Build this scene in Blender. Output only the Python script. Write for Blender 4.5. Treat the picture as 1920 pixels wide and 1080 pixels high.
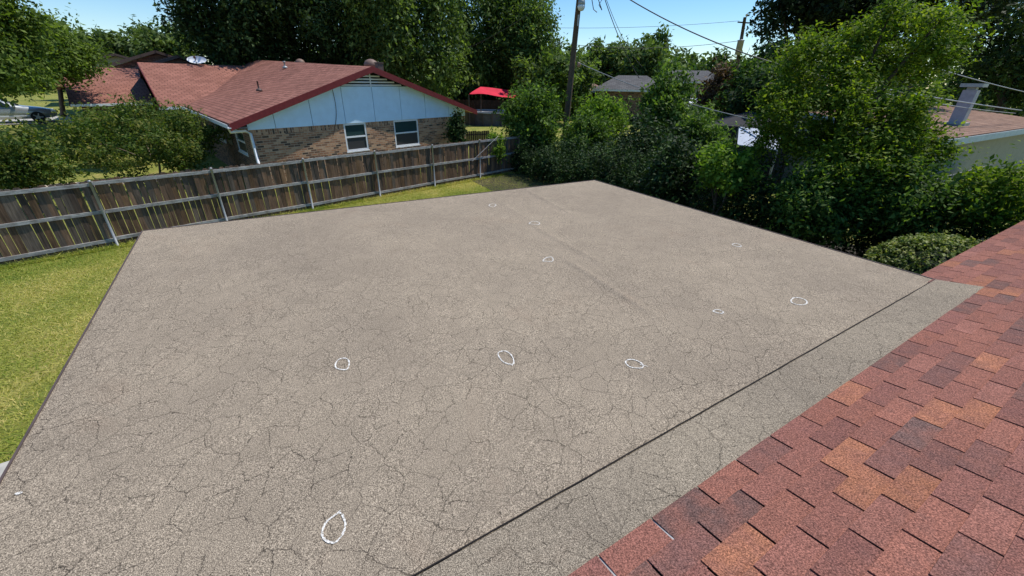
import bpy, math, random
import numpy as np
from mathutils import Vector, Matrix

R = math.radians
scn = bpy.context.scene
for o in list(bpy.data.objects):
    bpy.data.objects.remove(o)
COL = scn.collection
random.seed(5)

# ------------------------------------------------------------------ camera
CAM = Vector((0, 0, 4.3))
PITCH, ROLL = R(26.85), R(1.0)
fw = Vector((0, math.cos(PITCH), -math.sin(PITCH)))
up0 = Vector((0, math.sin(PITCH), math.cos(PITCH)))
rt0 = Vector((1, 0, 0))
rt = rt0 * math.cos(ROLL) + up0 * math.sin(ROLL)
up = up0 * math.cos(ROLL) - rt0 * math.sin(ROLL)
cd = bpy.data.cameras.new('camera')
cam = bpy.data.objects.new('camera', cd)
COL.objects.link(cam)
cam.matrix_world = Matrix(((rt.x, up.x, -fw.x, CAM.x), (rt.y, up.y, -fw.y, CAM.y), (rt.z, up.z, -fw.z, CAM.z), (0, 0, 0, 1)))
cd.sensor_fit = 'HORIZONTAL'
cd.sensor_width = 36
cd.lens = 36 * 766 / 1920
cd.clip_start = 0.05
cd.clip_end = 4000
scn.camera = cam

# ------------------------------------------------------------------ sky, sun, exposure
SUN_AZ, SUN_EL = R(63), R(62)
w = bpy.data.worlds.new('World')
scn.world = w
w.use_nodes = True
nt = w.node_tree
sky = nt.nodes.new('ShaderNodeTexSky')
sky.sky_type = 'NISHITA'
sky.sun_disc = False
sky.sun_elevation = SUN_EL
sky.sun_rotation = SUN_AZ
sky.air_density = 1.0
sky.dust_density = 0.0
sky.ozone_density = 4.0
hs = nt.nodes.new('ShaderNodeHueSaturation')
hs.inputs['Saturation'].default_value = 1.25
nt.links.new(sky.outputs[0], hs.inputs['Color'])
nt.links.new(hs.outputs[0], nt.nodes['Background'].inputs[0])
nt.nodes['Background'].inputs[1].default_value = 0.15
sl = bpy.data.lights.new('sun', 'SUN')
sl.energy = 4.6
sl.angle = R(0.53)
sl.color = (1.0, 0.95, 0.87)
sun = bpy.data.objects.new('sun', sl)
COL.objects.link(sun)
tosun = Vector((math.sin(SUN_AZ) * math.cos(SUN_EL), math.cos(SUN_AZ) * math.cos(SUN_EL), math.sin(SUN_EL)))
sun.rotation_euler = tosun.to_track_quat('Z', 'Y').to_euler()
sun.location = (20, 5, 30)
scn.view_settings.view_transform = 'Standard'
scn.view_settings.look = 'None'
scn.view_settings.exposure = 0.0
scn.view_settings.gamma = 1.0
scn.view_settings.use_curve_mapping = False
scn.render.engine = 'CYCLES'
scn.cycles.max_bounces = 4
scn.cycles.diffuse_bounces = 3
scn.cycles.transmission_bounces = 3
scn.cycles.transparent_max_bounces = 4

# ------------------------------------------------------------------ helpers: objects
ORG = {}


def V(*a):
    return Vector(a)


def root(name, label, cat, loc=(0, 0, 0), group=None):
    o = bpy.data.objects.new(name, None)
    COL.objects.link(o)
    o.location = loc
    o.empty_display_size = 0.2
    o['label'] = label
    o['category'] = cat
    if group:
        o['group'] = group
    ORG[o.name] = Vector(loc)
    return o


def tag(o, label=None, cat=None, group=None, kind=None):
    if label: o['label'] = label
    if cat: o['category'] = cat
    if group: o['group'] = group
    if kind: o['kind'] = kind
    return o


def link(name, me, mats, parent=None, smooth=False, kind=None):
    """link a mesh whose vertices are in world space, as a child of parent"""
    o = bpy.data.objects.new(name, me)
    COL.objects.link(o)
    for m in (mats if isinstance(mats, (list, tuple)) else [mats]):
        me.materials.append(m)
    if smooth:
        me.polygons.foreach_set('use_smooth', [True] * len(me.polygons))
    if parent is not None:
        org = ORG[parent.name]
        me.transform(Matrix.Translation(-org))
        o.parent = parent
        ORG[o.name] = org.copy()
    else:
        ORG[o.name] = Vector((0, 0, 0))
    if kind: o['kind'] = kind
    return o


class MB:
    """mesh builder"""
    def __init__(s):
        s.v = []; s.f = []; s.uv = []; s.hasuv = False

    def poly(s, pts, uvs=None):
        b = len(s.v)
        s.v += [tuple(p) for p in pts]
        s.f.append(tuple(range(b, b + len(pts))))
        s.uv.append(uvs)
        if uvs: s.hasuv = True
        return s

    def hexa(s, p):
        """p: 8 corners, 0-3 bottom ring, 4-7 top ring"""
        b = len(s.v)
        s.v += [tuple(q) for q in p]
        for f in ((3, 2, 1, 0), (4, 5, 6, 7), (0, 1, 5, 4), (1, 2, 6, 5), (2, 3, 7, 6), (3, 0, 4, 7)):
            s.f.append(tuple(b + i for i in f)); s.uv.append(None)
        return s

    def obox(s, c, ax, ay, az):
        """oriented box, centre + half-axis vectors"""
        c, ax, ay, az = Vector(c), Vector(ax), Vector(ay), Vector(az)
        return s.hexa([c - ax - ay - az, c + ax - ay - az, c + ax + ay - az, c - ax + ay - az,
                       c - ax - ay + az, c + ax - ay + az, c + ax + ay + az, c - ax + ay + az])

    def box(s, x0, x1, y0, y1, z0, z1):
        return s.hexa([(x0, y0, z0), (x1, y0, z0), (x1, y1, z0), (x0, y1, z0), (x0, y0, z1), (x1, y0, z1), (x1, y1, z1), (x0, y1, z1)])

    def bar(s, a, b, wdt, hgt, upv=(0, 0, 1)):
        a, b = Vector(a), Vector(b)
        d = (b - a).normalized()
        side = d.cross(Vector(upv)).normalized()
        u2 = side.cross(d).normalized()
        return s.obox((a + b) / 2, d * (b - a).length / 2, side * wdt / 2, u2 * hgt / 2)

    def tube(s, pts, rad, n=6, cap=True):
        pts = [Vector(p) for p in pts]
        if not isinstance(rad, (list, tuple)): rad = [rad] * len(pts)
        rings = []
        for i, p in enumerate(pts):
            d = (pts[min(i + 1, len(pts) - 1)] - pts[max(i - 1, 0)]).normalized()
            ref = Vector((0, 0, 1)) if abs(d.z) < 0.9 else Vector((1, 0, 0))
            a = d.cross(ref).normalized(); b2 = d.cross(a).normalized()
            b = len(s.v)
            for k in range(n):
                t = 2 * math.pi * k / n
                s.v.append(tuple(p + (a * math.cos(t) + b2 * math.sin(t)) * rad[i]))
            rings.append(b)
        for r0, r1 in zip(rings, rings[1:]):
            for k in range(n):
                s.f.append((r0 + k, r0 + (k + 1) % n, r1 + (k + 1) % n, r1 + k)); s.uv.append(None)
        if cap:
            s.f.append(tuple(rings[0] + k for k in range(n))); s.uv.append(None)
            s.f.append(tuple(rings[-1] + k for k in reversed(range(n)))); s.uv.append(None)
        return s

    def lathe(s, c, prof, n=16):
        c = Vector(c)
        rings = []
        for r_, z_ in prof:
            b = len(s.v)
            for k in range(n):
                t = 2 * math.pi * k / n
                s.v.append((c.x + r_ * math.cos(t), c.y + r_ * math.sin(t), c.z + z_))
            rings.append(b)
        for r0, r1 in zip(rings, rings[1:]):
            for k in range(n):
                s.f.append((r0 + k, r0 + (k + 1) % n, r1 + (k + 1) % n, r1 + k)); s.uv.append(None)
        s.f.append(tuple(rings[-1] + k for k in range(n))); s.uv.append(None)
        s.f.append(tuple(rings[0] + k for k in reversed(range(n)))); s.uv.append(None)
        return s

    def mesh(s, name):
        me = bpy.data.meshes.new(name)
        me.from_pydata(s.v, [], s.f)
        if s.hasuv:
            l = me.uv_layers.new(name='UVMap')
            k = 0
            for f, u in zip(s.f, s.uv):
                for i in range(len(f)):
                    if u: l.data[k].uv = u[i]
                    k += 1
        me.update()
        return me

    def build(s, name, mats, parent=None, smooth=False, kind=None):
        return link(name, s.mesh(name), mats, parent, smooth, kind)


# ------------------------------------------------------------------ helpers: materials
class NB:
    def __init__(s, name, rough=0.8):
        s.m = bpy.data.materials.new(name)
        s.m.use_nodes = True
        s.t = s.m.node_tree
        s.b = s.t.nodes['Principled BSDF']
        s.b.inputs['Roughness'].default_value = rough
        s.b.inputs['Specular IOR Level'].default_value = 0.3

    def n(s, typ, **kw):
        nd = s.t.nodes.new('ShaderNode' + typ)
        for k, v in kw.items():
            if hasattr(nd, k): setattr(nd, k, v)
        return nd

    def l(s, a, b):
        s.t.links.new(a, b)

    def pos(s):
        return s.n('NewGeometry').outputs['Position']

    def mapped(s, vec, scale=(1, 1, 1), rot=(0, 0, 0), loc=(0, 0, 0)):
        m = s.n('Mapping')
        m.inputs['Scale'].default_value = scale
        m.inputs['Rotation'].default_value = rot
        m.inputs['Location'].default_value = loc
        s.l(vec, m.inputs['Vector'])
        return m.outputs[0]

    def noise(s, vec, scale, detail=3, rough=0.55, dist=0):
        nd = s.n('TexNoise')
        nd.inputs['Scale'].default_value = scale
        nd.inputs['Detail'].default_value = detail
        nd.inputs['Roughness'].default_value = rough
        nd.inputs['Distortion'].default_value = dist
        s.l(vec, nd.inputs['Vector'])
        return nd.outputs['Fac']

    def ramp(s, fac, stops, interp='LINEAR'):
        r = s.n('ValToRGB')
        r.color_ramp.interpolation = interp
        el = r.color_ramp.elements
        while len(el) < len(stops): el.new(0.5)
        for e, (p, c) in zip(el, stops):
            e.position = p
            e.color = (c, c, c, 1) if isinstance(c, (int, float)) else (*c, 1)
        s.l(fac, r.inputs[0])
        return r.outputs[0]

    def mix(s, fac, a, b, mode='MIX'):
        m = s.n('Mix')
        m.data_type = 'RGBA'
        m.blend_type = mode
        for sock, v in ((m.inputs[0], fac), (m.inputs[6], a), (m.inputs[7], b)):
            if isinstance(v, (int, float)): sock.default_value = v
            elif isinstance(v, tuple): sock.default_value = (*v, 1)
            else: s.l(v, sock)
        return m.outputs[2]

    def math(s, op, a, b=0.0):
        m = s.n('Math')
        m.operation = op
        for sock, v in ((m.inputs[0], a), (m.inputs[1], b)):
            if isinstance(v, (int, float)): sock.default_value = v
            else: s.l(v, sock)
        return m.outputs[0]

    def col(s, c):
        if isinstance(c, tuple): s.b.inputs['Base Color'].default_value = (*c, 1)
        else: s.l(c, s.b.inputs['Base Color'])
        return s

    def bump(s, h, strength=0.5, dist=0.01):
        b = s.n('Bump')
        b.inputs['Strength'].default_value = strength
        b.inputs['Distance'].default_value = dist
        s.l(h, b.inputs['Height'])
        s.l(b.outputs[0], s.b.inputs['Normal'])
        return s


def plain(name, c, rough=0.6, var=0.15, scale=6, metal=0.0):
    n = NB(name, rough)
    p = n.pos()
    f = n.noise(p, scale, 4)
    lo = tuple(x * (1 - var) for x in c); hi = tuple(min(1, x * (1 + var)) for x in c)
    n.col(n.ramp(f, [(0.3, lo), (0.7, hi)]))
    n.b.inputs['Metallic'].default_value = metal
    return n.m


def membrane(name, tint, rot):
    """granule-surfaced roll roofing, alligator cracks"""
    n = NB(name, 0.95)
    n.b.inputs['Specular IOR Level'].default_value = 0.1
    p = n.pos()
    g = n.noise(p, 230, 2, 0.75)
    g2 = n.noise(p, 90, 2, 0.6)
    big = n.noise(p, 0.7, 4, 0.6)
    mid = n.noise(p, 5.0, 4, 0.6)
    c = n.ramp(g, [(0.32, tuple(x * 0.18 for x in tint)), (0.5, tint), (0.66, tuple(min(1, x * 2.5) for x in tint))])
    c = n.mix(1.0, c, n.ramp(g2, [(0.32, 0.78), (0.68, 1.18)]), 'MULTIPLY')
    c = n.mix(1.0, c, n.ramp(big, [(0.3, (0.88, 0.87, 0.86)), (0.7, (1.08, 1.07, 1.04))]), 'MULTIPLY')
    c = n.mix(1.0, c, n.ramp(mid, [(0.3, 0.93), (0.7, 1.06)]), 'MULTIPLY')
    # rusty and sooty stains of their own shape, drifting dirt
    st = n.noise(n.mapped(p, loc=(3.1, 8.2, 0)), 0.9, 5, 0.7, 0.6)
    c = n.mix(n.ramp(st, [(0.58, 0.0), (0.76, 0.22)]), c, (tint[0] * 1.02, tint[1] * .80, tint[2] * .70))
    st2 = n.noise(n.mapped(p, loc=(-5.1, 2.2, 0)), 1.6, 6, 0.72, 0.4)
    c = n.mix(n.ramp(st2, [(0.54, 0.0), (0.80, 0.34)]), c, (tint[0] * .55, tint[1] * .55, tint[2] * .56))
    # cracks: warped voronoi borders, broken up by noise
    cr = []
    for sc, wd, m0, m1, seed in ((6.8, 0.0132, 0.33, 0.51, 0.0), (13.5, 0.015, 0.36, 0.57, 7.3)):
        wn = n.n('TexNoise'); wn.inputs['Scale'].default_value = sc * 2.3; wn.inputs['Detail'].default_value = 5
        wn.inputs['Roughness'].default_value = 0.62
        pm = n.mapped(p, loc=(seed, seed * 2, 0))
        n.l(pm, wn.inputs['Vector'])
        off = n.n('VectorMath'); off.operation = 'MULTIPLY_ADD'
        n.l(wn.outputs['Color'], off.inputs[0]); off.inputs[1].default_value = (0.5 / sc,) * 3; n.l(pm, off.inputs[2])
        sq = n.mapped(off.outputs[0], scale=(1.0, 0.7, 0.0), rot=(0, 0, rot))
        vo = n.n('TexVoronoi'); vo.voronoi_dimensions = '2D'; vo.feature = 'DISTANCE_TO_EDGE'; vo.inputs['Scale'].default_value = sc
        n.l(sq, vo.inputs['Vector'])
        line = n.ramp(vo.outputs['Distance'], [(0.0, 1.0), (wd * 0.55, 1.0), (wd, 0.0)])
        mask = n.ramp(n.noise(pm, sc * 0.55, 3, 0.7), [(m0, 0.0), (m1, 1.0)])
        cr.append(n.math('MULTIPLY', line, mask))
    crack = n.math('MAXIMUM', cr[0], n.math('MULTIPLY', cr[1], 0.62))
    # the sheet towards the house is older and more cracked than the far half
    sp = n.n('SeparateXYZ'); n.l(p, sp.inputs[0])
    age = n.math('ADD', n.math('MULTIPLY', sp.outputs[1], 0.1), n.math('MULTIPLY', n.noise(p, 0.8, 3), 0.3))
    crack = n.math('MULTIPLY', crack, n.ramp(age, [(0.42, 1.0), (0.80, 0.30)]))
    c = n.mix(n.math('MULTIPLY', crack, 0.74), c, (0.028, 0.022, 0.018))
    n.col(c)
    h = n.math('SUBTRACT', n.math('MULTIPLY', g, 1.0), n.math('MULTIPLY', crack, 0.6))
    n.bump(h, 0.55, 0.006)
    return n.m


def shingle_mat(name):
    """near shingles: per-tab colour from the object, granules in world space"""
    n = NB(name, 0.92)
    n.b.inputs['Specular IOR Level'].default_value = 0.15
    p = n.pos()
    oi = n.n('ObjectInfo')
    g = n.noise(p, 140, 2, 0.8)
    pat = n.noise(p, 7.0, 3, 0.6)
    pat2 = n.noise(p, 13.0, 4, 0.65)
    c = n.mix(n.ramp(pat, [(0.36, 0.08), (0.64, 0.7)]), oi.outputs['Color'], (0.232, 0.100, 0.073))
    c = n.mix(n.ramp(pat2, [(0.5, 0.0), (0.8, 0.35)]), c, (0.12, 0.076, 0.066))
    gm = n.ramp(g, [(0.32, (0.35, 0.32, 0.32)), (0.5, (1, 1, 1)), (0.67, (2.0, 1.95, 1.9))])
    n.col(n.mix(1.0, c, gm, 'MULTIPLY'))
    n.bump(g, 0.5, 0.005)
    return n.m


def far_shingle(name, ca, cb, cc, line=0.45):
    """roof too far to tell its shingles apart: UV metres"""
    n = NB(name, 0.92)
    n.b.inputs['Specular IOR Level'].default_value = 0.12
    uv = n.n('UVMap').outputs[0]
    br = n.n('TexBrick')
    br.offset = 0.5
    br.inputs['Scale'].default_value = 1.0
    br.inputs['Brick Width'].default_value = 0.42
    br.inputs['Row Height'].default_value = 0.21
    br.inputs['Mortar Size'].default_value = 0.022
    br.inputs['Mortar Smooth'].default_value = 0.6
    br.inputs['Bias'].default_value = 0.0
    br.inputs['Color1'].default_value = (*ca, 1)
    br.inputs['Color2'].default_value = (*cb, 1)
    br.inputs['Mortar'].default_value = (*cc, 1)
    n.l(uv, br.inputs['Vector'])
    big = n.noise(uv, 0.6, 4, 0.6)
    fine = n.noise(uv, 9, 3, 0.7)
    c = n.mix(1.0, br.outputs['Color'], n.ramp(big, [(0.3, 0.84), (0.7, 1.12)]), 'MULTIPLY')
    c = n.mix(1.0, c, n.ramp(fine, [(0.3, 0.8), (0.7, 1.2)]), 'MULTIPLY')
    n.col(c)
    n.bump(br.outputs['Fac'], -0.5, 0.02)
    return n.m


def brick_mat(name, cols, mortar, soldier_z=None):
    n = NB(name, 0.9)
    uv = n.n('UVMap').outputs[0]
    def layer(vec):
        br = n.n('TexBrick')
        br.offset = 0.5
        br.inputs['Scale'].default_value = 1.0
        br.inputs['Brick Width'].default_value = 0.27
        br.inputs['Row Height'].default_value = 0.09
        br.inputs['Mortar Size'].default_value = 0.011
        br.inputs['Mortar Smooth'].default_value = 0.3
        br.inputs['Color1'].default_value = (0, 0, 0, 1)
        br.inputs['Color2'].default_value = (1, 1, 1, 1)
        br.inputs['Mortar'].default_value = (0.5, 0.5, 0.5, 1)
        n.l(vec, br.inputs['Vector'])
        return br.outputs['Color'], br.outputs['Fac']
    c0, f0 = layer(uv)
    fac, cv = f0, c0
    if soldier_z is not None:
        c1, f1 = layer(n.mapped(uv, rot=(0, 0, R(90)), loc=(0.0, 0, 0)))
        sp = n.n('SeparateXYZ'); n.l(uv, sp.inputs[0])
        t = n.math('GREATER_THAN', sp.outputs[1], soldier_z)
        cv = n.mix(t, c0, c1); fac = n.mix(t, f0, f1)
    k = len(cols)
    c = n.ramp(cv, [(i / (k - 1) * 0.98 + 0.01, cc) for i, cc in enumerate(cols)])
    fine = n.noise(uv, 14, 4, 0.7)
    c = n.mix(1.0, c, n.ramp(fine, [(0.3, 0.72), (0.7, 1.25)]), 'MULTIPLY')
    c = n.mix(fac, c, mortar)
    n.col(c)
    n.bump(fac, -0.6, 0.012)
    return n.m


def leaf_mat(name, dark, mid, light, trans=0.25, rough=0.65):
    n = NB(name, rough)
    at = n.n('Attribute'); at.attribute_name = 'tint'
    c = n.ramp(at.outputs['Fac'], [(0.0, dark), (0.5, mid), (1.0, light)])
    n.col(c)
    n.b.inputs['Specular IOR Level'].default_value = 0.18
    tr = n.n('BsdfTranslucent')
    n.l(n.mix(1.0, c, (1.35, 1.5, 0.55), 'MULTIPLY'), tr.inputs['Color'])
    mx = n.n('MixShader'); mx.inputs[0].default_value = trans
    n.l(n.b.outputs[0], mx.inputs[1]); n.l(tr.outputs[0], mx.inputs[2])
    n.l(mx.outputs[0], n.t.nodes['Material Output'].inputs['Surface'])
    return n.m


def bark_mat(name, c):
    n = NB(name, 0.95)
    p = n.mapped(n.pos(), scale=(1, 1, 0.22))
    f = n.noise(p, 22, 5, 0.7)
    n.col(n.ramp(f, [(0.3, tuple(x * 0.45 for x in c)), (0.7, c)]))
    n.bump(f, 0.8, 0.02)
    return n.m


def wood_mat(name, objcol=True):
    """weathered picket: brown-grey, vertical grain, object colour tint"""
    n = NB(name, 0.92)
    n.b.inputs['Specular IOR Level'].default_value = 0.15
    p = n.pos()
    g = n.noise(n.mapped(p, scale=(1, 1, 0.06)), 34, 4, 0.65)
    st = n.noise(n.mapped(p, scale=(1, 1, 0.3)), 3.0, 4, 0.65)
    oi = n.n('ObjectInfo')
    c = n.mix(1.0, oi.outputs['Color'], n.ramp(g, [(0.28, 0.45), (0.5, 0.95), (0.72, 1.45)]), 'MULTIPLY')
    c = n.mix(n.ramp(st, [(0.42, 0.0), (0.72, 0.65)]), c, (0.035, 0.027, 0.022))
    n.col(c)
    n.bump(g, 0.4, 0.006)
    return n.m


M_ROOFF = membrane('granule_membrane', (0.272, 0.223, 0.167), R(20))
M_STRIP = membrane('granule_strip', (0.252, 0.210, 0.158), R(-15))
M_SHING = shingle_mat('near_shingle')
M_REDROOF = far_shingle('red_roof', (0.255, 0.112, 0.083), (0.345, 0.158, 0.118), (0.095, 0.045, 0.036))
M_GREYROOF = far_shingle('grey_roof', (0.11, 0.105, 0.105), (0.16, 0.155, 0.15), (0.06, 0.06, 0.06))
M_TANROOF = far_shingle('tan_roof', (0.23, 0.14, 0.10), (0.30, 0.19, 0.14), (0.13, 0.08, 0.06))
M_BRICK = brick_mat('mixed_brick', [(0.06, 0.043, 0.036), (0.22, 0.115, 0.072), (0.36, 0.175, 0.098), (0.46, 0.26, 0.15), (0.48, 0.31, 0.20)], (0.40, 0.31, 0.22), 2.20)
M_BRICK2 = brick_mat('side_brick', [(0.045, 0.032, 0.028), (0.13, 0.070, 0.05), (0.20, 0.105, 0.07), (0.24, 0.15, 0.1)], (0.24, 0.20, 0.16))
M_PANEL = plain('painted_panel', (0.62, 0.80, 0.95), 0.6, 0.05, 3)
M_DARKRED = plain('dark_red_trim', (0.16, 0.022, 0.022), 0.5, 0.15, 8)
M_WHITE = plain('white_paint', (0.74, 0.76, 0.78), 0.5, 0.06, 8)
M_DARK = plain('dark_gap', (0.02, 0.02, 0.02), 0.9)
M_BLACK = plain('bitumen_slot_shade', (0.018, 0.015, 0.013), 0.8)
M_GALV = plain('galvanised', (0.36, 0.37, 0.37), 0.5, 0.15, 15, 0.35)
M_DRIP = plain('drip_edge_metal', (0.10, 0.07, 0.06), 0.5)
M_CONC = plain('concrete', (0.44, 0.42, 0.37), 0.9, 0.2, 9)
M_PATH = plain('tan_concrete', (0.50, 0.40, 0.30), 0.9, 0.2, 5)
M_TAN = plain('tan_stucco', (0.36, 0.33, 0.25), 0.9, 0.08, 4)
M_PICKET = wood_mat('weathered_picket')
M_RAIL = None
M_BARK = bark_mat('bark', (0.11, 0.085, 0.065))
M_BARKP = bark_mat('pale_bark', (0.26, 0.19, 0.14))
M_POLE = bark_mat('pole_wood', (0.15, 0.105, 0.07))
M_WIRE = plain('cable', (0.05, 0.05, 0.055), 0.5)
M_WIREL = plain('aluminium_cable', (0.34, 0.34, 0.34), 0.45)


def rail_mat():
    n = NB('weathered_rail', 0.9)
    p = n.pos()
    g = n.noise(n.mapped(p, scale=(0.12, 0.12, 1.0)), 40, 4, 0.65)
    st = n.noise(p, 3.5, 4, 0.7)
    c = n.ramp(g, [(0.3, (0.20, 0.185, 0.168)), (0.55, (0.42, 0.405, 0.385)), (0.75, (0.58, 0.57, 0.55))])
    c = n.mix(n.ramp(st, [(0.45, 0.0), (0.75, 0.75)]), c, (0.11, 0.09, 0.075))
    n.col(c)
    return n.m


M_RAIL = rail_mat()


def chalk_mat():
    n = NB('chalk', 0.95)
    p = n.pos()
    g = n.noise(p, 110, 3, 0.7)
    n.col(n.ramp(g, [(0.38, (0.24, 0.20, 0.15)), (0.54, (0.80, 0.765, 0.70))]))
    return n.m


M_CHALK = chalk_mat()


def glass_mat(name, c, rough=0.06):
    n = NB(name, rough)
    n.col(c)
    n.b.inputs['Specular IOR Level'].default_value = 0.6
    return n.m


M_GLASS = glass_mat('window_glass', (0.03, 0.06, 0.06))
M_SCREEN = glass_mat('window_screen', (0.035, 0.035, 0.037), 0.5)


def grass_ground():
    n = NB('lawn_ground', 0.95)
    p = n.pos()
    a = n.noise(p, 1.1, 5, 0.65)
    b = n.noise(p, 14, 4, 0.7)
    f = n.noise(p, 90, 2, 0.7)
    c = n.ramp(a, [(0.3, (0.13, 0.18, 0.028)), (0.52, (0.26, 0.265, 0.052)), (0.72, (0.40, 0.33, 0.11))])
    c = n.mix(1.0, c, n.ramp(b, [(0.3, 0.6), (0.7, 1.3)]), 'MULTIPLY')
    c = n.mix(1.0, c, n.ramp(f, [(0.3, 0.6), (0.7, 1.35)]), 'MULTIPLY')
    n.col(c)
    n.bump(f, 0.7, 0.03)
    return n.m


M_LAWN = grass_ground()

# ================================================================== SETTING
def smooth(t):
    t = min(1, max(0, t)); return t * t * (3 - 2 * t)


def terr(x, y):
    q = (x + 10) * -0.9 + (y - 16) * 0.44
    h = 1.4 * smooth((q - 16) / 9)
    h = max(h, 0.7 * smooth((y - 29) / 7))
    return h


def ground():
    xs = [-900, -400, -200, -120, -80] + list(np.arange(-60, 61, 2.0)) + [80, 120, 200, 400, 900]
    ys = [-300, -100, -40, -20] + list(np.arange(-10, 81, 2.0)) + [100, 150, 250, 500, 1200]
    m = MB()
    nx = len(xs)
    for y in ys:
        for x in xs: m.v.append((x, y, terr(x, y)))
    for j in range(len(ys) - 1):
        for i in range(nx - 1):
            m.f.append((j * nx + i, j * nx + i + 1, (j + 1) * nx + i + 1, (j + 1) * nx + i)); m.uv.append(None)
    o = m.build('ground', M_LAWN, None, True)
    tag(o, 'mown yellow green lawn running between the fence and the houses', 'ground', kind='structure')


ground()


def sheet(name, pts, mat, label, cat, dz=0.012, th=0.1):
    m = MB()
    c = [(x, y, terr(x, y) + dz) for x, y in pts]
    m.poly(c)
    for a, b in zip(c, c[1:] + c[:1]):
        m.poly([a, (a[0], a[1], a[2] - th), (b[0], b[1], b[2] - th), b])
    o = m.build(name, mat)
    tag(o, label, cat, kind='structure')
    return o


sheet('patio_slab', [(-9.5, -0.5), (-6.28, 3.36), (-2.6, 6.0), (2.0, 8.2), (5.0, 3.4), (0, -2)], M_CONC, 'concrete slab under the flat roof, one corner showing', 'slab', 0.05)
sheet('garden_path', [(-19.5, 16.3), (-13.2, 20.2), (-13.9, 21.3), (-20.6, 17.2)], M_PATH, 'tan concrete path behind the crape myrtle', 'path', 0.03)

# driveway on the rise: follows the ground
m = MB()
for i in range(8):
    for j in range(6):
        p = V(-29.7, 29.5, 0) + V(-0.62, -0.78, 0) * (i * 2.2) + V(-0.74, 0.66, 0) * (j * 1.3)
        m.v.append((p.x, p.y, terr(p.x, p.y) + 0.03))
for i in range(7):
    for j in range(5):
        m.f.append((i * 6 + j, i * 6 + j + 1, i * 6 + j + 7, i * 6 + j + 6)); m.uv.append(None)
tag(m.build('driveway', M_CONC), 'concrete driveway under the silver car', 'driveway', kind='structure')


# ================================================================== THE ROOF THE CAMERA STANDS ON
ZR = 2.35                                     # level of the flat roof
S0 = V(-0.4005, 1.0288, ZR)                   # point on the eave line
UE = V(0.85226, 0.52311, 0).normalized()      # along the eave
NE = V(0.52311, -0.85226, 0)                  # level, towards the ridge
PT = R(10.5)
VE = NE * math.cos(PT) + V(0, 0, math.sin(PT))
WE = UE.cross(VE)
if WE.z < 0: WE = -WE


def rp(u, v, h=0.0):
    return S0 + UE * u + VE * v + WE * h


house = root('house', 'low house whose blended red-brown shingle roof fills the lower right corner', 'house', (2, -1.5, 0))
UL, UR, VT = -3.2, 12.5, 4.8                  # extent of the roof
VEAVE = -0.15
SPLIT = 6.12                                  # right end of the flat roof
m = MB()
m.hexa([rp(UL, 0.0, -0.14), rp(SPLIT, 0.0, -0.14), rp(SPLIT, VT, -0.14), rp(UL, VT, -0.14), rp(UL, 0.0, -0.012), rp(SPLIT, 0.0, -0.012), rp(SPLIT, VT, -0.012), rp(UL, VT, -0.012)])
m.hexa([rp(SPLIT, VEAVE, -0.14), rp(UR, VEAVE, -0.14), rp(UR, VT, -0.14), rp(SPLIT, VT, -0.14), rp(SPLIT, VEAVE, -0.012), rp(UR, VEAVE, -0.012), rp(UR, VT, -0.012), rp(SPLIT, VT, -0.012)])
m.build('roof_deck', M_BLACK, house)  # near-black colour stands in for the shadow inside the shingle slots
# back slope
m = MB()
ridge_a, ridge_b = rp(UL, VT, 0), rp(UR, VT, 0)
bk = NE * 5.0 - V(0, 0, 0.93)
m.hexa([ridge_a + bk - V(0, 0, .12), ridge_b + bk - V(0, 0, .12), ridge_b - V(0, 0, .12), ridge_a - V(0, 0, .12), ridge_a + bk, ridge_b + bk, ridge_b, ridge_a])
m.build('roof_back', M_REDROOF, house)
# walls under the eaves
m = MB()
a, b = rp(UL + .4, .45), rp(UR - .4, .45)
c, d = rp(UR - .4, VT) + NE * 4.4, rp(UL + .4, VT) + NE * 4.4
for p, q in ((a, b), (b, c), (c, d), (d, a)):
    le = (q - p).length
    m.poly([(p.x, p.y, 0), (q.x, q.y, 0), (q.x, q.y, 2.28), (p.x, p.y, 2.28)], [(0, 0), (le, 0), (le, 2.15), (0, 2.15)])
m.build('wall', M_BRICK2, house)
m = MB()
m.bar(rp(SPLIT + .02, VEAVE - .02, -.11), rp(UR, VEAVE - .02, -.11), 0.025, 0.17, WE)
m.build('fascia', M_DRIP, house)

# shingle tabs, one object each for the nearest 300 in view
TE, TW, TT = 0.1330, 0.3395, 0.007
V0 = 0.378                                    # first course above the roll strip


def tab_mesh(w_, full=True, jag=0.0):
    g = 0.0060
    e = TE + 0.03
    m = MB()
    # x along eave, y up-slope, z out; butt end (y=0) stands on the course below
    m.hexa([(g, jag, 0.001), (w_ - g, jag, 0.001), (w_ - g, e, -0.006), (g, e, -0.006),
            (g, jag, TT + 0.001), (w_ - g, jag, TT + 0.001), (w_ - g, e, -0.001), (g, e, -0.001)])
    return m


tab_me = []
for j in range(3):
    me = tab_mesh(TW, True, (0.0, 0.002, -0.0015)[j]).mesh('shingle_tab')
    me.materials.append(M_SHING)
    tab_me.append(me)
RMAT = Matrix((UE, VE, WE)).transposed()
tabs = []
for k in range(-4, 34):
    v = V0 + k * TE
    shift = (0.03 if k % 2 == 0 else 0.03 + TW / 2) + random.Random(k).uniform(-.008, .008)
    for i in range(-12, 40):
        u = shift + i * TW
        if u < UL or u + TW > UR: continue
        if k < 0 and u < SPLIT - 0.36: continue
        tabs.append((u, v, k, i))


def inview(p):
    q = p - CAM
    c = q.dot(fw)
    if c < 0.1: return False
    x = 766 * q.dot(rt) / c; y = 766 * q.dot(up) / c
    return abs(x) < 1000 and abs(y) < 590


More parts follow.
